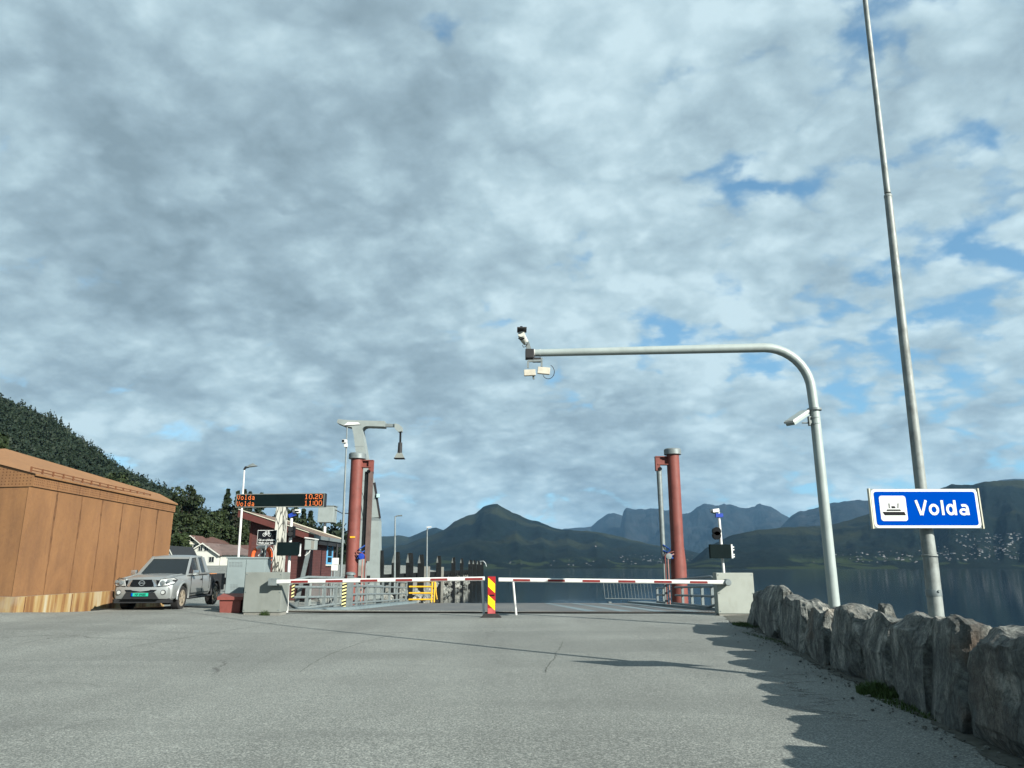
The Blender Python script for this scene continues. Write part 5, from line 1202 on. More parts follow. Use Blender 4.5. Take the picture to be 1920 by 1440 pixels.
# ---------------------------------------------------------------- quay wall, fender piles
def quay():
    t=thing('quay_wall',(-10.5,47,-2),'long pale concrete quay wall with a dark timber rubbing beam behind the fender piles','quay wall')
    m=MB(); ys=[44]+[49+i*6.2 for i in range(25)]
    for i in range(24):
        a=ys[i+1]; b=a+5.4; m.box((-10.9,a,-0.55),(-10.32,b,0.35))
    m.build('concrete_panels',M['concrete'],t)
    MB().box((-10.3,45.5,0.36),(-9.75,200,0.86)).build('rubbing_beam',M['timber'],t)
    MB().box((-14,46.0,-0.5),(-10.45,198,0.30)).build('quay_deck',M['concrete'],t)
    c=MB()
    for i in range(16):
        y=88+i*6.5; pts=[(-9.7,y+k*0.65,0.35-0.55*math.sin(math.pi*k/10)) for k in range(11)]; c.tube(pts,0.09,6)
    c.build('chains',M['black'],t)
quay()
def pile(x,Y,ztop,w,label,broad=True):
    t=thing('fender_pile',(x,Y,WZ),label,'fender pile','timber fender piles along the quay')
    zc=ztop-0.85
    MB().box((x-w/2,Y-0.28,WZ-2.4),(x+w/2,Y+0.28,zc)).build('post',M['timber'],t)
    m=MB(); m.add([(x-w/2,Y-0.28,zc),(x+w/2,Y-0.28,zc),(x+w/2,Y+0.28,zc),(x-w/2,Y+0.28,zc),(x-w*0.30,Y-0.1,ztop),(x+w*0.34,Y-0.1,ztop),(x+w*0.34,Y+0.28,ztop),(x-w*0.30,Y+0.28,ztop)],[(0,3,2,1),(4,5,6,7),(1,2,6,5),(2,3,7,6),(3,0,4,7),(0,1,5,4)]); m.build('sloping_top',M['timber'],t)
    MB().add([(x-w*0.5,Y-0.29,zc),(x-w*0.05,Y-0.295,zc),(x-w*0.28,Y-0.11,ztop-0.03)],[(0,1,2)]).build('steel_cap',M['timbercap'],t)
pp=[(712,1032),(743.5,1035),(769,1037),(790,1040),(823,1042),(850.5,1045),(866,1047),(882,1050),(889.5,1050.5),(897,1051),(903.5,1052)]
ords=['first','second','third','fourth','fifth','sixth','seventh','eighth','ninth','tenth','last and most distant']
for i,(px,py) in enumerate(pp):
    Y=9.25/((960-px)/F*math.cos(TH)); 
    if Y>165: Y=165+(i-7)*9
    q=P(px,py,Y); pile(q.x,Y,q.z,0.62 if i<7 else 0.85,f'{ords[i]} dark timber fender pile counted from the charging mast towards the open water' if i<10 else 'most distant dark fender pile, standing at the outer end of the row')
q=P(905,1052,186); t=MB().tube([(q.x-0.8,186,q.z-0.1),(q.x+0.2,186,q.z),(q.x+0.7,186,q.z-0.6),(q.x+0.9,186,q.z-1.3)],0.14,6).build('mooring_bracket',M['galv']); tag(t,'bent pale metal bracket on top of the outermost pile','bracket')
for px,py,lb in ((677,1060,'pale concrete block with a square top between the left red tower and the first pile'),(800,1062,'pale concrete block at the foot of the second far lamp post'),(831,1063,'narrow concrete post right of the fifth fender pile')):
    Y=50 if px<700 else 9.3/((960-px)/F*math.cos(TH)); q=P(px,py,Y); w_=0.35
    o=MB().bbox((q.x-w_,Y-0.3,-2.6),(q.x+w_*(1 if px<820 else 0.2),Y+0.3,q.z),0.03).build('concrete_block',M['concrete']); tag(o,lb,'concrete block')
def stone_mesh(name,bx,seed,mat,taper=0.12,rough=1.0,sub=(10,10,14)):
    """an angular boulder filling the oriented box bx=(origin, axis u, axis v, height)"""
    rng=random.Random(seed); o,u,v,h=bx; nx,ny,nz=sub
    bm=bmesh.new(); bmesh.ops.create_cube(bm,size=2); bmesh.ops.subdivide_edges(bm,edges=bm.edges[:],cuts=nx,use_grid_fill=True)
    planes=[(Vector((rng.uniform(0.1,0.8),rng.uniform(0.3,0.9),1.0)).normalized(),rng.uniform(0.95,1.15)),(Vector((-rng.uniform(0.3,0.9),rng.uniform(-0.2,0.5),1.0)).normalized(),rng.uniform(1.0,1.25)),(Vector((rng.uniform(-0.9,0.9),-0.7,0.9)).normalized(),rng.uniform(1.15,1.4))]
    for k in range(34):
        d=Vector((rng.gauss(0,1),rng.gauss(0,1),rng.gauss(0,1)*0.8)).normalized(); planes.append((d,rng.uniform(0.90,1.22)*(abs(d.x)+abs(d.y)+abs(d.z))*0.78))
    for p in bm.verts:
        c=p.co
        for d,k in planes:
            e=c.dot(d)-k
            if e>0: c-=d*e
        f=1-taper*(c.z+1)/2; c.x*=f; c.y*=f*0.98
        # ledges and fine relief
        q=Vector((c.x*1.3+seed,c.y*1.3,c.z*0.9))
        if c.z>0.2: c.z+=(c.z-0.2)*0.28*noise.noise(Vector((c.x*1.4+seed*1.7,c.y*1.2,seed)))
        n_=noise.fractal(q,0.8,2.2,5)*0.05*rough-abs(noise.noise(q*2.3))*0.07*rough; cell=noise.cell(Vector((c.x*2.2+seed*3,c.y*2.2,c.z*1.3)))*0.05*rough
        c+=c.normalized()*(n_+cell*0.5)
    L=u.length/2; Wd=v.length/2
    un=u.normalized(); vn=v.normalized()
    for p in bm.verts:
        c=p.co; w_=o+un*(c.x*L)+vn*(c.y*Wd); p.co=Vector((w_.x,w_.y,o.z+(c.z+1)/2*h-0.12))
    bmesh.ops.translate(bm,vec=(-o.x,-o.y,-o.z),verts=bm.verts)
    return bm
def stone(name,bx,seed,label,group,taper=0.12,rough=1.0,cuts=26):
    bm=stone_mesh(name,bx,seed,M['rock'],taper,rough,(cuts,)*3); me=bpy.data.meshes.new(name); bmesh.ops.triangulate(bm,faces=bm.faces[:]); bm.to_mesh(me); bm.free(); me.materials.append(M['rock'])
    me.polygons.foreach_set('use_smooth',[True]*len(me.polygons)); me.set_sharp_from_angle(angle=R(15))
    o=bpy.data.objects.new(name,me); C.objects.link(o); o.location=bx[0]; return tag(o,label,'boulder',group)
# along-wall extents (Y far, Y near), top height from the photo, thickness, seed, label
G='boulders set on edge along the road'
STN=[(19.9,18.55,1133,1412,0.55,11,'small boulder touching the pale barrier cabinet, farthest of the row'),
(18.6,15.5,1106,1440,0.6,12,'tall narrow slab boulder with a bright top, second from the barrier cabinet'),
(15.6,12.9,1128,1483,0.62,13,'grey slab boulder with a stepped pale top, left of the camera pole foot'),
(12.95,11.35,1150,1525,0.6,14,'pale ribbed grey boulder directly in front of the camera pole foot'),
(11.5,9.95,1141,1580,0.66,15,'brown tinted boulder with a peaked top, right of the camera pole'),
(10.0,8.75,1156,1645,0.62,16,'dark boulder carrying a small pointed stone, above the grass tuft'),
(8.85,7.75,1158,1712,0.62,17,'dark boulder with a small pale stone on it, left of the sign pole'),
(7.85,6.85,1166,1775,0.66,18,'smooth dark boulder in front of the sign pole foot'),
(6.95,5.3,1169,1860,0.75,19,'large rust streaked boulder filling the lower right corner of the picture'),
(5.4,4.0,1172,1900,0.7,20,'nearest boulder, mostly cut off by the right picture edge')]
for Ya,Yb,py,px,th,sd_,lb in STN:
    xa,xb=wallx(Ya),wallx(Yb); Ym=(Ya+Yb)/2; h=P(px,py,Ym+0.1).z
    u=Vector((xb-xa,Yb-Ya,0))*1.03; un=u.normalized(); vn=Vector((-un.y,un.x,0)); 
    if vn.x<0: vn=-vn
    o=Vector(((xa+xb)/2,Ym,0))+vn*(th*0.5)
    stone('boulder',(o,u,vn*th*1.1,h+(0.20 if Ym>12 else 0.13 if Ym>7 else 0.10)),sd_,lb,G,0.10 if sd_ not in (11,15,18) else 0.2,1.0 if sd_!=14 else 1.25)
for (px,py0,py1,Y,wd,sd_,lb) in ((1522,1152,1131,13.6,0.36,31,'pale flat stone on top of the wall, left of the camera pole'),(1663,1162,1130,9.9,0.24,32,'small pointed stone sticking up from the dark boulder'),(1731,1190,1148,8.35,0.20,33,'small pale knobbly stone on top of the boulder, left of the sign pole')):
    a=P(px,py0,Y); b=P(px,py1,Y); hh=b.z-a.z+0.12
    stone('stone',(Vector((a.x,Y,a.z-0.0)),Vector((wd*(1.6 if sd_==31 else 1),0,0)),Vector((0,wd*1.3,0)),hh),sd_,lb,'small stones lying on the boulders',0.35 if sd_!=31 else 0.1,1.3,10)
def rubble():
    mb=MB(); rng=random.Random(5)
    for i in range(420):
        y=48+rng.random()**1.5*120; x=-10.6+rng.uniform(-0.3,1.3); z=-0.7-rng.random()*1.9*max(0.3,(x+11)/1.6); s=rng.uniform(0.25,0.6)
        bm=bmesh.new(); bmesh.ops.create_icosphere(bm,subdivisions=1,radius=s)
        for v in bm.verts: v.co*=rng.uniform(0.7,1.25)
        bmesh.ops.translate(bm,vec=(x,y,z),verts=bm.verts); mb.bm(bm)
    o=mb.build('rubble',M['rock']); tag(o,'dark rubble slope under the quay wall',kind='stuff')
rubble()
def grass(name,cx,cy,rx,ry,n,h,label,seed,zf=gz,spill=0.3):
    rng=random.Random(seed); vs=[];fs=[]
    for i in range(n):
        a=rng.random()*6.28; r_=rng.random()**0.6; x=cx+rx*r_*math.cos(a); y=cy+ry*r_*math.sin(a); z=zf(x,y); hh=h*rng.uniform(0.4,1.1)*(1-0.5*r_); b=rng.random()*6.28; le=hh*rng.uniform(0.2,0.8); w_=0.004
        dx,dy=math.cos(b),math.sin(b); k=len(vs)
        vs+=[(x-dy*w_,y+dx*w_,z),(x+dy*w_,y-dx*w_,z),(x+dx*le*0.4+dy*w_*0.8,y+dy*le*0.4-dx*w_*0.8,z+hh*0.65),(x+dx*le*0.4-dy*w_*0.8,y+dy*le*0.4+dx*w_*0.8,z+hh*0.65),(x+dx*le,y+dy*le,z+hh)]
        fs+=[(k,k+1,k+2,k+3),(k+3,k+2,k+4)]
    o=MB().add(vs,fs).build(name,M['grass']); tag(o,label,kind='stuff')
g0=P(1625,1297,1); kx=1.32*6.8
grass('grass',wallx(9.0)-0.08,9.0,0.22,0.32,1500,0.17,'bright green grass tuft at the foot of the dark boulders',1)
grass('grass',wallx(8.1)-0.05,8.0,0.14,0.9,900,0.07,'short grass running along the foot of the near boulders',2)
grass('grass',wallx(19.0)-0.1,19.2,0.25,0.8,900,0.12,'grass in the corner between the barrier cabinet and the first boulder',3)
q_=P(496,1150,22.7); grass('grass',q_.x,22.7,0.16,0.06,220,0.2,'small weed growing at the foot of the left barrier cabinet',4)
grass('grass',wallx(15)-0.03,15,0.12,2.4,600,0.06,'sparse grass along the foot of the far boulders',6)
def pebbles():
    rng=random.Random(9); mb=MB()
    for i in range(420):
        Y=rng.uniform(5.2,20.5); x=wallx(Y)-abs(rng.gauss(0,0.3))-0.02; s=rng.uniform(0.004,0.014)*(1.8 if rng.random()<0.06 else 1)
        bm=bmesh.new(); bmesh.ops.create_icosphere(bm,subdivisions=1,radius=s)
        for v in bm.verts: v.co=Vector((v.co.x*rng.uniform(.8,1.5),v.co.y*rng.uniform(.8,1.4),v.co.z*rng.uniform(.5,.9)))
        bmesh.ops.translate(bm,vec=(x,Y,gz(x,Y)+s*0.4+0.01),verts=bm.verts); mb.bm(bm)
    tag(mb.build('gravel',M['rock']),'loose grit along the foot of the boulder row',kind='stuff')
pebbles()
m=P(-12,1223.5,13); t=MB().lathe([(0.36,0.0),(0.36,0.012),(0.33,0.016),(0.02,0.017)],(-9.08*0.98,12.75,gz(-9,12.75)),28).build('manhole_cover',M['rustband']); tag(t,'round rusty manhole cover at the left edge of the asphalt','manhole cover')
# ---------------------------------------------------------------- houses behind the quay
def house(x0,x1,Y,dep,zb,ze,za,wm,rm_,label,wins,chimney=None,extra=None,ov=0.5):
    t=thing('wooden_house',((x0+x1)/2,Y+dep/2,zb),label,'house','houses behind the quay'); xm=(x0+x1)/2
    MB().prism([(x0,zb),(x1,zb),(x1,ze),(xm,za),(x0,ze)],Y,Y+dep).build('wall',wm,t)
    s=(za-ze)/(xm-x0); th=0.22; r=MB()
    r.prism([(xm,za+0.03),(x0-ov,ze-s*ov+0.03),(x0-ov,ze-s*ov+th),(xm,za+th+0.03)],Y-ov,Y+dep+ov); r.prism([(xm+0.002,za+0.03),(x1+ov,ze-s*ov+0.03),(x1+ov,ze-s*ov+th),(xm+0.002,za+th+0.03)],Y-ov,Y+dep+ov)
    ro=r.build('roof',rm_,t)
    b=MB(); 
    for sg in (-1,1): b.prism([(xm,za-0.02),(xm+sg*((x1-x0)/2+ov),ze-s*ov-0.02),(xm+sg*((x1-x0)/2+ov),ze-s*ov+th-0.01),(xm,za+th)],Y-ov-0.06,Y-ov-0.01)
    b.build('barge_board',M['hwhite'],ro)
    for (a,c,w_,h_) in wins:
        f=MB().box((a-w_/2-0.1,Y-0.06,c-0.1),(a+w_/2+0.1,Y-0.005,c+h_+0.1)).build('window',M['hwhite'],t)
        m=MB(); n=max(2,round(w_/0.8)); g=w_/n
        for k in range(n): m.box((a-w_/2+k*g+0.03,Y-0.08,c),(a-w_/2+(k+1)*g-0.03,Y-0.055,c+h_))
        m.build('pane',M['glass'],f)
    if chimney: MB().box((chimney[0]-0.35,chimney[1]-0.35,chimney[2]-2),(chimney[0]+0.35,chimney[1]+0.35,chimney[2])).build('chimney',M['trim'],ro)
    return t
Y=135; q=lambda px,py,Y=135:P(px,py,Y)
house(q(352,1).x,q(410,1).x,Y,22,-0.5,q(1,1039).z,q(1,1020).z,M['hwhite'],M['tile2'],'front white house with grey brown roof and two square gable windows',[(q(376.5,1).x,q(1,1033).z,0.75,0.75),(q(387.5,1).x,q(1,1033).z,0.75,0.75),(q(399,1).x,q(1,1054).z,0.9,0.9)])
# wing with the long roof running right
t=thing('wooden_house',(q(435,1).x,140,-0.5),'low white annexe with a long grey brown roof, left of the lamp post','house','houses behind the quay')
MB().box((q(411,1).x,136,-0.5),(q(452,1).x,144,q(1,1041).z)).build('wall',M['hwhite'],t)
MB().add([(q(408,1).x,135.5,q(1,1040.5).z),(q(458,1).x,135.5,q(1,1040.5).z),(P(432,1,142).x,142,P(1,1021,142).z),(P(400,1,142).x,142,P(1,1019.5,142).z),(q(458,1).x,149,q(1,1040.5).z)],[(0,1,2,3),(1,4,2)]).build('roof',M['tile2'],t)
Y=178; q=lambda px,py,Y=178:P(px,py,Y)
house(q(338,1).x,q(376,1).x,Y,16,-0.5,q(1,1020).z,q(1,1005.5).z,M['hcream'],M['tile'],'cream house with a red brown roof and a row of windows, behind the white house',[(q(359.5,1).x,q(1,1015).z,0.8,0.9),(q(350,1).x,q(1,1028).z,2.8,0.9),(q(368,1).x,q(1,1028).z,1.4,0.9)],(q(373,1).x,190,q(1,1001).z),ov=0.7)
t=thing('wooden_house',(q(390,1).x,186,1.0),'red brown roofed wing of the cream house, below the trees','house','houses behind the quay')
MB().box((q(376.5,1).x,181,-0.5),(q(402,1).x,190,q(1,1020).z)).build('wall',M['hcream'],t)
MB().add([(q(374,1).x,180.5,q(1,1019).z),(q(408,1).x,180.5,q(1,1019).z),(P(398,1,186).x,186,P(1,1007,186).z),(P(364,1,186).x,186,P(1,1006,186).z),(q(408,1).x,192,q(1,1019).z)],[(0,1,2,3),(1,4,2)]).build('roof',M['tile'],t)
Y=120; q=lambda px,py,Y=120:P(px,py,Y)
house(q(306,1).x,q(326,1).x,Y,9,-0.5,q(1,1043).z,q(1,1026).z,M['hwhite'],M['trim'],'small white shed with a dark roof at the far corner of the rusty building',[],ov=0.2)
t=thing('wooden_house',(P(465,1,150).x,150,-0.5),'brown roofed shed half hidden left of the red house','house','houses behind the quay')
MB().box((P(440,1,150).x,150,-0.5),(P(500,1,150).x,156,P(1,1036,150).z)).build('wall',M['cladding'],t)
MB().add([(P(438,1,150).x,149.5,P(1,1036,150).z),(P(500,1,150).x,149.5,P(1,1036,150).z),(P(498,1,154).x,154,P(1,1022,154).z),(P(428,1,154).x,154,P(1,1022,154).z)],[(0,1,2,3)]).build('roof',M['tile'],t)
def deck_rail():
    Y=165; q=lambda px,py:P(px,py,Y); t=thing('terrace_railing',(q(335,1).x,Y,2),'white terrace railing beside the cream house','railing')
    for py in (1030,1036): MB().bar((q(320,1).x,Y,q(1,py).z),(q(352,1).x,Y,q(1,py).z),0.12,0.18).build('rail',M['hwhite'],t)
    for i in range(7): x=q(321+i*5,1).x; MB().box((x-0.08,Y-0.05,q(1,1042).z),(x+0.08,Y+0.05,q(1,1029).z)).build('post',M['hwhite'],t)
deck_rail()
rng=np.random.default_rng(77); hd=[]
for px in range(312,362,5):
    p=P(px,1042,150); hd.append((p.x,150,p.z-1.2,1.1,1.6))
for px in range(400,470,6):
    p=P(px,1022,175); hd.append((p.x,176,p.z-2.0,1.6,2.2))
o=quads_obj('hedge',leafcloud(hd,150,0.35,rng),M['leaf']); tag(o,'dark hedge between the small houses behind the quay','hedge',kind='stuff')
# ---------------------------------------------------------------- houses across the fjord
def far_house_mesh(k):
    w,d,h,r=((9,7,4.5,3),(7,6,4,2.6),(13,8,5,3),(24,12,6,1.5))[k]
    vs=[(-w/2,-d/2,-6),(w/2,-d/2,-6),(w/2,d/2,-6),(-w/2,d/2,-6),(-w/2,-d/2,h),(w/2,-d/2,h),(w/2,d/2,h),(-w/2,d/2,h),(-w/2,0,h+r),(w/2,0,h+r)]
    fs=[(0,1,5,4),(2,3,7,6),(1,2,6,9,5),(3,0,4,8,7),(4,5,9,8),(7,8,9,6)]
    me=bpy.data.meshes.new('far_house'); me.from_pydata(vs,[],fs); me.materials.append(M['dish']); me.materials.append(M['fardark'] if k!=3 else M['galv']); me.polygons[4].material_index=1; me.polygons[5].material_index=1; return me
FH=[far_house_mesh(k) for k in range(4)]
def find(name,px,py):
    tab,r0,r1,pw,amp,seed=HILLS[name]; k=kk(py)
    for i in range(1,400):
        t=i/400; rr,z=hfun(px,t,tab,r0*(1+0.02*math.sin(px*0.013+seed)+0.012*noise.noise(Vector((px*0.03,seed,0)))),r1,pw,amp,seed)
        if (z-H)/rr>=k: return Vector((rr*(px-960)/F*math.cos(TH),rr,z))
    return None
rngp=random.Random(21)
VIL=[('hills',1745,1925,1000,1052,150,'small pale house in the large village on the hillside right of the sign pole','houses of the large village across the fjord'),
('hills',1600,1735,1033,1056,42,'small pale house in the village left of and behind the sign pole','houses behind the sign pole across the fjord'),
('hills',1500,1600,1040,1056,7,'small pale house at the shore between the camera pole and the sign','houses left of the sign across the fjord'),
('mountain',1160,1300,1040,1058,42,'small pale house near the foot of the right red tower across the fjord','houses across the fjord near the right red tower'),
('mountain',945,1150,1050,1062,14,'small pale house on the shore under the pyramid mountain','houses on the shore under the pyramid mountain'),
('hills',1925,2150,1000,1052,0,'x','x')]
for name,p0,p1,y0,y1,n,lb,gp in VIL:
    c=0; tries=0
    while c<n and tries<n*8:
        tries+=1; row=rngp.choice([0.06,0.2,0.33,0.5,0.62,0.75,0.9]); py=y0+(y1-y0)*min(1,max(0,row+rngp.gauss(0,0.045))); px=rngp.uniform(p0,p1)
        if p0==1745 and px<1800 and py<1020: continue
        p=find(name,px,py)
        if p is None or p.z<1: continue
        o=bpy.data.objects.new('far_house',FH[rngp.choices([0,1,2,3],[5,5,3,0.7])[0]]); C.objects.link(o); o.location=p; o.rotation_euler=(0,0,rngp.choice([0,R(20),R(-25),R(90),R(70)])+rngp.gauss(0,0.1)); s=rngp.uniform(0.4,0.8); o.scale=(s*1.25,s,s*0.7); tag(o,lb,'house',gp); c+=1
for px,py,lb in ((1036,1016+0,'lone pale farmhouse high on the slope right of the pyramid mountain'),):
    p=find('mountain',1118,1025)
    if p: o=bpy.data.objects.new('far_house',FH[0]); C.objects.link(o); o.location=p; tag(o,lb,'house')
p=P(925,948,6500); t=thing('summit_mast',(p.x,6500,p.z-20),'tiny radio mast on the summit of the pyramid mountain','radio mast')
MB().tube([(p.x,6500,p.z-25),(p.x,6500,p.z+24)],[1.6,0.9],5).build('mast',M['galv'],t); MB().box((p.x-3,6498,p.z-18),(p.x+3,6502,p.z-10)).build('cabin',M['dish'],t)

# cracks and dust on the asphalt
def streak(name,pts,w,mat,seed,h=0.0035,lab=None):
    rg=random.Random(seed); g=[]
    for (a,b),(c,d) in zip(pts,pts[1:]):
        n=14
        for k in range(n): t=k/n; g.append((a+(c-a)*t,b+(d-b)*t))
    g.append(pts[-1]); L_=[];R_=[]; off=0
    for i,(px,py) in enumerate(g):
        r_=ray(px,py); k=-H/r_[2]; x,y=r_[0]*k,r_[1]*k; q=g[min(i+1,len(g)-1)]; z_=g[max(i-1,0)]
        ra,rb=ray(*z_),ray(*q); d=Vector((rb[0]*-H/rb[2]-ra[0]*-H/ra[2],rb[1]*-H/rb[2]-ra[1]*-H/ra[2])).normalized(); nn=Vector((-d.y,d.x)); off=off*0.7+rg.uniform(-1,1)*w*1.6
        ww=w*rg.uniform(0.3,1.0)*(0.15 if i in (0,len(g)-1) else 1)
        a_=(x+nn.x*(off+ww),y+nn.y*(off+ww)); b_=(x+nn.x*(off-ww),y+nn.y*(off-ww)); L_.append((*a_,gz(*a_)+h)); R_.append((*b_,gz(*b_)+h))
    n=len(L_); tag(MB().add(L_+R_,[(i,n+i,n+i+1,i+1) for i in range(n-1)]).build(name,mat),kind='structure')
cm=simple('crack_dirt',(0.095,0.105,0.095),0.95,0,0.3,6)
streak('road_crack',[(1056,1203),(1046,1222),(1034,1240),(1020,1262)],0.012,cm,1)
streak('road_crack',[(560,1262),(600,1235),(670,1208),(745,1188)],0.010,cm,2)
streak('road_crack',[(235,1216),(330,1200),(440,1182),(520,1168)],0.012,cm,3)
streak('road_crack',[(40,1392),(110,1368),(180,1352),(250,1345)],0.004,cm,4)
streak('road_crack',[(0,1204),(60,1200),(150,1197)],0.015,cm,5)
for i,(px,py,dx) in enumerate(((755,1180,9),(535,1169,6),(615,1167,5),(380,1310,10),(455,1367,7),(860,1325,6),(585,1337,8),(150,1410,7),(1290,1205,9),(1265,1335,7))):
    streak('road_crack',[(px-dx,py+1),(px+dx,py-0.5)],0.012 if py<1250 else 0.004,cm,20+i)
def dustmat(th):
    m=NT('dust'); g=m.pos(); m.col((0.20,0.21,0.195)); m.rough(0.95); n_=m.noise(g,30,4,0.7); k=m.mr(n_,th,th+0.12,0,0.55); m.l(k,m.b.inputs['Alpha']); return m.m
for w_,th in ((0.16,0.50),(0.09,0.44)):
    streak('road_dust',[(1500,1262),(1492,1282),(1512,1305),(1560,1328),(1620,1352)],w_,dustmat(th),7,0.0035+th*0.01)
# ---------------------------------------------------------------- silver pickup (local frame: front at -y, x to its own left seen from the front = +x)
def pickup():
    global s_world
    s_world=False
    t=thing('pickup_truck',(0,0,0),'silver extended cab pickup parked beside the rusty building, facing the camera','pickup')
    HW=0.925
    # lower body loft: stations (y, [ (x,z) from sill to centre top ])
    def sec(zs,hw,zb,zt,crown,sh=0.80):
        return [(hw*0.93,zb),(hw*0.985,zb+0.10),(hw,zb+(zt-zb)*0.45),(hw*0.99,zb+(zt-zb)*0.70),(hw*0.955,zb+(zt-zb)*0.86),(hw*0.88,zt-0.01),(hw*0.70,zt+crown*0.35),(hw*0.35,zt+crown*0.85),(0,zt+crown)]
    st=[(0.00,0.70,0.52,0.86,0.00),(0.04,0.80,0.42,0.93,0.01),(0.14,0.90,0.36,1.00,0.02),(0.32,0.925,0.36,1.045,0.035),(0.7,0.93,0.40,1.085,0.04),(1.1,0.93,0.42,1.10,0.045),(1.42,0.93,0.42,1.115,0.05),(1.6,0.93,0.42,1.13,0.0),(2.2,0.93,0.42,1.14,0),(3.0,0.93,0.42,1.15,0),(3.56,0.93,0.42,1.15,0)]
    vs=[];fs=[]; 
    for y,hw,zb,zt,cr in st:
        s=sec(None,hw,zb,zt,cr); full=[(x,y,z) for x,z in s]+[(-x,y,z) for x,z in s[-2::-1]]; vs+=full
    n=17
    for i in range(len(st)-1):
        for k in range(n-1): fs.append((i*n+k,i*n+k+1,(i+1)*n+k+1,(i+1)*n+k))
        fs.append((i*n,(i+1)*n,(i+1)*n+n-1,i*n+n-1))
    fs+=[tuple(range(n)),tuple((len(st)-1)*n+k for k in range(n))[::-1]]
    body=MB().add(vs,fs).build('body',M['silver'],t,smooth=True)
    bed=MB().box((-0.915,3.60,0.50),(0.915,5.15,1.10)).build('cargo_bed',M['trim'],t)  # shadow over the bed is put into its dark colour
    cut=[]
    WR=0.383
    for y in (0.98,4.18):
        c=MB().lathe([(0.455,-1.2),(0.455,1.2)],(0,y,0.40),36,'x').build('cutter',M['trim']); cut.append(c)
    dg=bpy.context.evaluated_depsgraph_get()
    for ob,c in ((body,cut[0]),(bed,cut[1])):
        md=ob.modifiers.new('b','BOOLEAN'); md.object=c; md.operation='DIFFERENCE'; md.solver='EXACT'
        bpy.context.view_layer.update(); dg=bpy.context.evaluated_depsgraph_get()
        me=bpy.data.meshes.new_from_object(ob.evaluated_get(dg)); ob.modifiers.clear(); ob.data=me
        bpy.data.objects.remove(c)
    body.data.set_sharp_from_angle(angle=R(35))
    for y,p in ((0.98,body),(4.18,bed)):
        MB().box((-0.60,y-0.45,0.42),(0.60,y+0.45,0.95)).build('wheel_well',M['black'],p)
        for s in (-1,1):
            a=MB(); pts=[(s*0.925,y+0.475*math.cos(R(k)),0.40+0.475*math.sin(R(k))) for k in range(-5,186,10)]
            a.tube(pts,0.035,8); a.build('wheel_arch',M['silver'] if y<2 else M['trim'],p,smooth=True)
    # greenhouse
    def q(x,y,z): return (x,y,z)
    g=MB(); lo=[(-0.80,1.52,1.10),(0.80,1.52,1.10),(0.82,3.52,1.13),(-0.82,3.52,1.13)]; hi=[(-0.62,2.22,1.69),(0.62,2.22,1.69),(0.64,3.33,1.70),(-0.64,3.33,1.70)]
    g.add(lo+hi,[(0,3,2,1),(4,5,6,7),(0,1,5,4),(1,2,6,5),(2,3,7,6),(3,0,4,7)]); cab=g.build('cabin_glass',M['glass'],t)
    rf=MB(); rs=[(2.14,0.60,1.685,0.0),(2.26,0.66,1.72,0.02),(2.7,0.68,1.74,0.035),(3.25,0.67,1.74,0.03),(3.42,0.62,1.70,0.0)]
    vs=[];fs=[]
    for y,hw,z,c in rs: vs+=[(-hw,y,z-0.05),(-hw*0.97,y,z),(-hw*0.6,y,z+c*0.8),(0,y,z+c),(hw*0.6,y,z+c*0.8),(hw*0.97,y,z),(hw,y,z-0.05)]
    for i in range(4):
        for k in range(6): fs.append((i*7+k,i*7+k+1,(i+1)*7+k+1,(i+1)*7+k))
        fs.append((i*7,(i+1)*7,(i+1)*7+6,i*7+6))
    fs+=[tuple(range(7)),tuple(28+k for k in range(7))[::-1]]
    rf.add(vs,fs).build('roof',M['silver'],t,smooth=True)
    for s in (-1,1):
        p=MB()
        p.bar((s*0.82,1.46,1.08),(s*0.635,2.20,1.70),0.075,0.06); p.build('pillar',M['silver'],t)
        p=MB(); p.bar((s*0.835,2.72,1.12),(s*0.665,2.66,1.70),0.05,0.10); p.build('pillar',M['silver'],t)
        p=MB(); p.add([(s*0.845,3.30,1.10),(s*0.85,3.57,1.10),(s*0.67,3.42,1.70),(s*0.665,3.18,1.70),(s*0.78,3.30,1.10),(s*0.78,3.57,1.10),(s*0.60,3.42,1.70),(s*0.60,3.18,1.70)],[(0,1,2,3),(7,6,5,4),(0,4,5,1),(3,2,6,7),(0,3,7,4),(1,5,6,2)]); p.build('pillar',M['silver'],t)
        # side sill of the windows
        MB().bar((s*0.86,1.5,1.125),(s*0.87,3.5,1.15),0.10,0.05).build('belt_line',M['silver'],t)
        # door seams as thin dark gaps, handle
        d=MB()
        for y0,y1,z0,z1 in ((1.62,1.64,0.52,1.10),(2.70,2.715,0.50,1.12),(3.40,3.415,0.62,1.12)): d.box((s*0.915 if s>0 else -0.934,y0,z0),(0.934 if s>0 else -0.915,y1,z1))
        d.box((s*0.915 if s>0 else -0.934,1.62,0.50),(0.934 if s>0 else -0.915,3.41,0.515)); d.build('door_gap',M['trim'],t)
        MB().bbox((s*0.945-0.015,2.50,0.93),(s*0.945+0.015,2.66,0.965),0.008).build('door_handle',M['trim'],t)
        MB().box((s*0.94-0.004,1.64,0.42),(s*0.94+0.004,2.69,0.62)).build('sill_cladding',M['trim'],t) if False else None
        MB().tube([(s*0.93,1.45,0.36),(s*0.93,3.6,0.36)],0.04,8).build('side_step',M['trim'],t)
        mi=MB().bbox((min(s*0.93,s*1.13),1.66,1.10),(max(s*0.93,s*1.13),1.78,1.27),0.035).build('mirror',M['chrome'],t,smooth=True)
        # headlight: clear unit at the corner
        hp=[(0.50,-0.045,0.80),(0.80,0.0,0.81),(0.93,0.16,0.87),(0.945,0.36,0.97),(0.86,0.28,1.03),(0.56,0.0,0.995)]
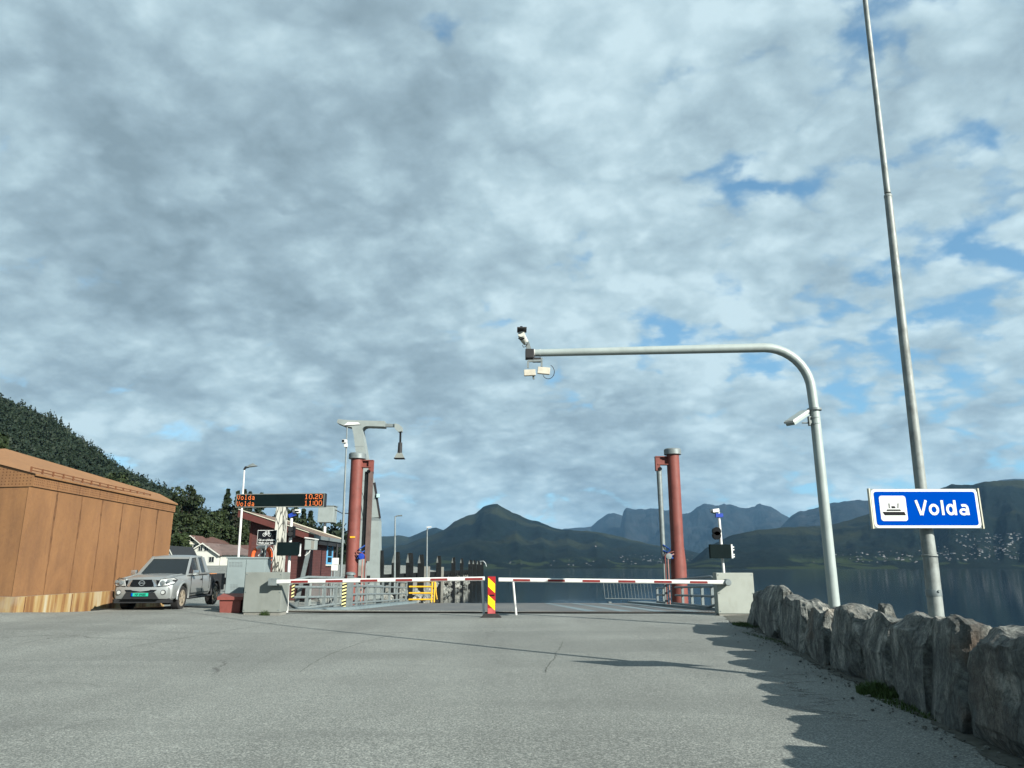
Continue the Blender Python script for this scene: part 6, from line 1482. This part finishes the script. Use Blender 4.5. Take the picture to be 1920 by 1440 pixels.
        hl=MB(); hl.add([(s*x,y-0.012,z) for x,y,z in hp]+[(s*x*0.93,y+0.12,z) for x,y,z in hp],[(0,1,2,5),(5,2,3,4)]+[(k,6+k,6+(k+1)%6,(k+1)%6) for k in range(6)])
        h=hl.build('headlight',M['lens'],t)
        hb=MB(); cx=sum(q[0] for q in hp)/6; cz=sum(q[2] for q in hp)/6
        hb.add([(s*(cx+(x-cx)*1.10),y+0.002,cz+(z-cz)*1.16) for x,y,z in hp],[(0,1,2,5),(5,2,3,4)]); hb.build('headlight_seal',M['trim'],h)
        for (lx,ly,lz,lr) in ((0.64,-0.055,0.90,0.065),(0.80,-0.01,0.93,0.05)):
            MB().lathe([(lr,-0.01),(lr,0.03)],(s*lx,ly,lz),14,'y').build('lamp',M['galv'],h); MB().lathe([(lr*0.7,-0.02),(lr*0.7,0.0)],(s*lx,ly,lz),12,'y').build('bulb',M['chrome'],h)
        MB().add([(s*0.30,-0.035,0.99),(s*0.40,-0.035,0.99),(s*0.47,-0.022,0.80),(s*0.38,-0.035,0.76),(s*0.30,0.05,0.99),(s*0.40,0.05,0.99),(s*0.47,0.06,0.80),(s*0.38,0.05,0.76)],[(0,1,2,3),(7,6,5,4),(0,4,5,1),(3,2,6,7),(0,3,7,4),(1,5,6,2)]).build('grille_bar',M['chrome'],t)
        MB().add([(s*0.42,-0.026,0.98),(s*0.53,-0.016,0.97),(s*0.50,-0.020,0.80),(s*0.475,-0.028,0.79)],[(0,1,2,3)]).build('grille_insert',M['black'],t)
        MB().lathe([(0.058,-0.012),(0.062,0.03)],(s*0.68,-0.05,0.60),16,'y').build('fog_lamp',M['lens'],t)
        MB().lathe([(0.078,-0.004),(0.08,0.03)],(s*0.68,-0.047,0.60),16,'y').build('fog_surround',M['trim'],t)
    # bumper
    b=MB(); bs=[(-0.90,0.20),(-0.80,0.02),(-0.55,-0.05),(0,-0.08),(0.55,-0.05),(0.80,0.02),(0.90,0.20)]
    vs=[];fs=[]
    for x,y in bs: vs+=[(x,y+0.03,0.40),(x,y-0.01,0.50),(x,y-0.02,0.66),(x,y+0.01,0.76),(x,y+0.25,0.76),(x,y+0.25,0.40)]
    for i in range(6):
        for k in range(6): fs.append((i*6+k,i*6+(k+1)%6,(i+1)*6+(k+1)%6,(i+1)*6+k))
    fs+=[tuple(range(6)),tuple(36+k for k in range(6))[::-1]]
    bp=b.add(vs,fs).build('bumper',M['silver'],t,smooth=True)
    MB().add([(-0.50,-0.078,0.68),(0.50,-0.078,0.68),(0.42,-0.105,0.61),(-0.42,-0.105,0.61)],[(0,1,2,3)]).build('upper_intake',M['black'],bp)
    MB().add([(-0.44,-0.108,0.595),(0.44,-0.108,0.595),(0.56,-0.085,0.40),(-0.56,-0.085,0.40),(-0.44,0,0.595),(0.44,0,0.595),(0.56,0,0.40),(-0.56,0,0.40)],[(0,1,2,3),(0,4,5,1),(1,5,6,2),(3,2,6,7),(0,3,7,4)]).build('lower_intake',M['trim'],bp)
    MB().box((-0.85,0.05,0.27),(0.85,0.4,0.41)).build('skid_plate',M['trim'],bp)
    # grille with emblem
    gr=MB().add([(-0.32,-0.03,0.99),(0.32,-0.03,0.99),(0.37,-0.04,0.80),(0.30,-0.045,0.765),(-0.30,-0.045,0.765),(-0.37,-0.04,0.80),(-0.32,0.06,0.99),(0.32,0.06,0.99),(0.37,0.06,0.80),(0.30,0.06,0.765),(-0.30,0.06,0.765),(-0.37,0.06,0.80)],[(0,1,2,3,4,5),(0,6,7,1),(1,7,8,2),(2,8,9,3),(3,9,10,4),(4,10,11,5),(5,11,6,0)]).build('grille',M['black'],t)
    e=MB(); ribbon(e,ell(0,0.885,0.085,0.075,0,360,24)[:-1],0.022,-0.058,-0.042,closed=True); e.box((-0.105,-0.066,0.872),(0.105,-0.044,0.898)); e.build('emblem',M['chrome'],gr)
    pl=MB().box((-0.26,-0.125,0.485),(0.26,-0.112,0.585)).build('number_plate',M['plate'],t)
    MB().box((-0.258,-0.128,0.487),(-0.215,-0.1255,0.583)).build('blue_band',M['signblue'],pl)
    c=bpy.data.curves.new('txt','FONT'); c.body='NF 69680'; c.size=0.105; c.align_x='CENTER'; c.extrude=0.001; c.offset=0.001
    o=bpy.data.objects.new('tmp',c); C.objects.link(o); dg=bpy.context.evaluated_depsgraph_get(); me=bpy.data.meshes.new_from_object(o.evaluated_get(dg)); bpy.data.objects.remove(o)
    me.transform(Matrix.Translation((0.02,-0.127,0.498))@Matrix.Rotation(R(90),4,'X')@Matrix.Diagonal((0.8,1,1,1))); me.materials.clear(); me.materials.append(M['black']); o=bpy.data.objects.new('plate_lettering',me); C.objects.link(o); o.parent=pl
    # wipers, hood crease
    for s in (-1,1): MB().tube([(s*0.62,0.12,1.035),(s*0.60,0.7,1.105),(s*0.66,1.45,1.13)],0.022,8).build('bonnet_crease',M['silver'],t,smooth=True)
    MB().add([(-0.72,1.47,1.115),(0.72,1.47,1.115),(0.72,1.55,1.135),(-0.72,1.55,1.135)],[(0,1,2,3)]).build('cowl',M['trim'],t)
    # wheels
    for y in (0.98,4.18):
        for s in (-1,1):
            w=bpy.data.objects.new('wheel',None); C.objects.link(w); w.parent=t; w.location=(s*0.80,y,WR)
            MB().lathe([(0.27,-0.12),(0.36,-0.125),(0.383,-0.10),(0.385,0.10),(0.36,0.125),(0.27,0.12),(0.26,0.09),(0.26,-0.09)],(0,0,0),36,'x').build('tyre',M['rubber'],w,smooth=True)
            m=MB(); o_=s*0.085
            m.lathe([(0.262,-0.02),(0.262,0.03),(0.235,0.03),(0.235,-0.02)],(o_,0,0),30,'x')
            m.lathe([(0.055,-0.02),(0.055,0.04),(0.03,0.045)],(o_,0,0),16,'x')
            for k in range(6): a=R(60*k+15); m.bar((o_+0.012,0.045*math.cos(a),0.045*math.sin(a)),(o_+0.012,0.24*math.cos(a),0.24*math.sin(a)),0.038,0.05,0)
            m.build('rim',M['alloy'],w,smooth=False)
            MB().lathe([(0.232,-0.01),(0.232,0.0)],(s*0.04,0,0),24,'x').build('brake_disc',M['timber'],w)
    # ladder rack / orange crate in the bed and chassis
    MB().box((-0.5,0.5,0.28),(0.5,5.0,0.45)).build('chassis',M['black'],t)
    MB().box((-0.88,5.15,0.5),(0.88,5.22,1.08)).build('tailgate',M['trim'],t)
    s_world=True
    return t
M['lens']=simple('lamp_lens',(0.50,0.53,0.52),0.12,0.3,0.05,6,coat=1.0)
M['alloy']=simple('alloy_rim',(0.36,0.32,0.25),0.4,0.4,0.1,6)
tk=pickup()
pf=P(282,1143,24.1)
tk.scale=(0.96,0.96,0.96); tk.location=(pf.x,23.4,0.09); tk.rotation_euler=(R(0.5),0,R(TRUCKYAW))
o=MB().bbox((-10.95,27.0,1.08),(-10.6,27.5,1.20),0.02).build('crate',simple('orange_crate',(0.45,0.17,0.04),0.6)); tag(o,'orange crate standing on the rear of the silver pickup','crate')
# ---------------------------------------------------------------- haze
hz=MB().box((-25000,-8000,WZ-30),(25000,29000,1500)).build('haze',bpy.data.materials.new('haze'))
hm=hz.data.materials[0]; hm.use_nodes=True; nt=hm.node_tree; nt.nodes.clear()
v=nt.nodes.new('ShaderNodeVolumePrincipled'); v.inputs['Color'].default_value=(0.24,0.50,0.80,1); v.inputs['Density'].default_value=HAZE; v.inputs['Anisotropy'].default_value=0.2
ou=nt.nodes.new('ShaderNodeOutputMaterial'); nt.links.new(v.outputs[0],ou.inputs['Volume']); hz['kind']='stuff'
hz.name='haze'
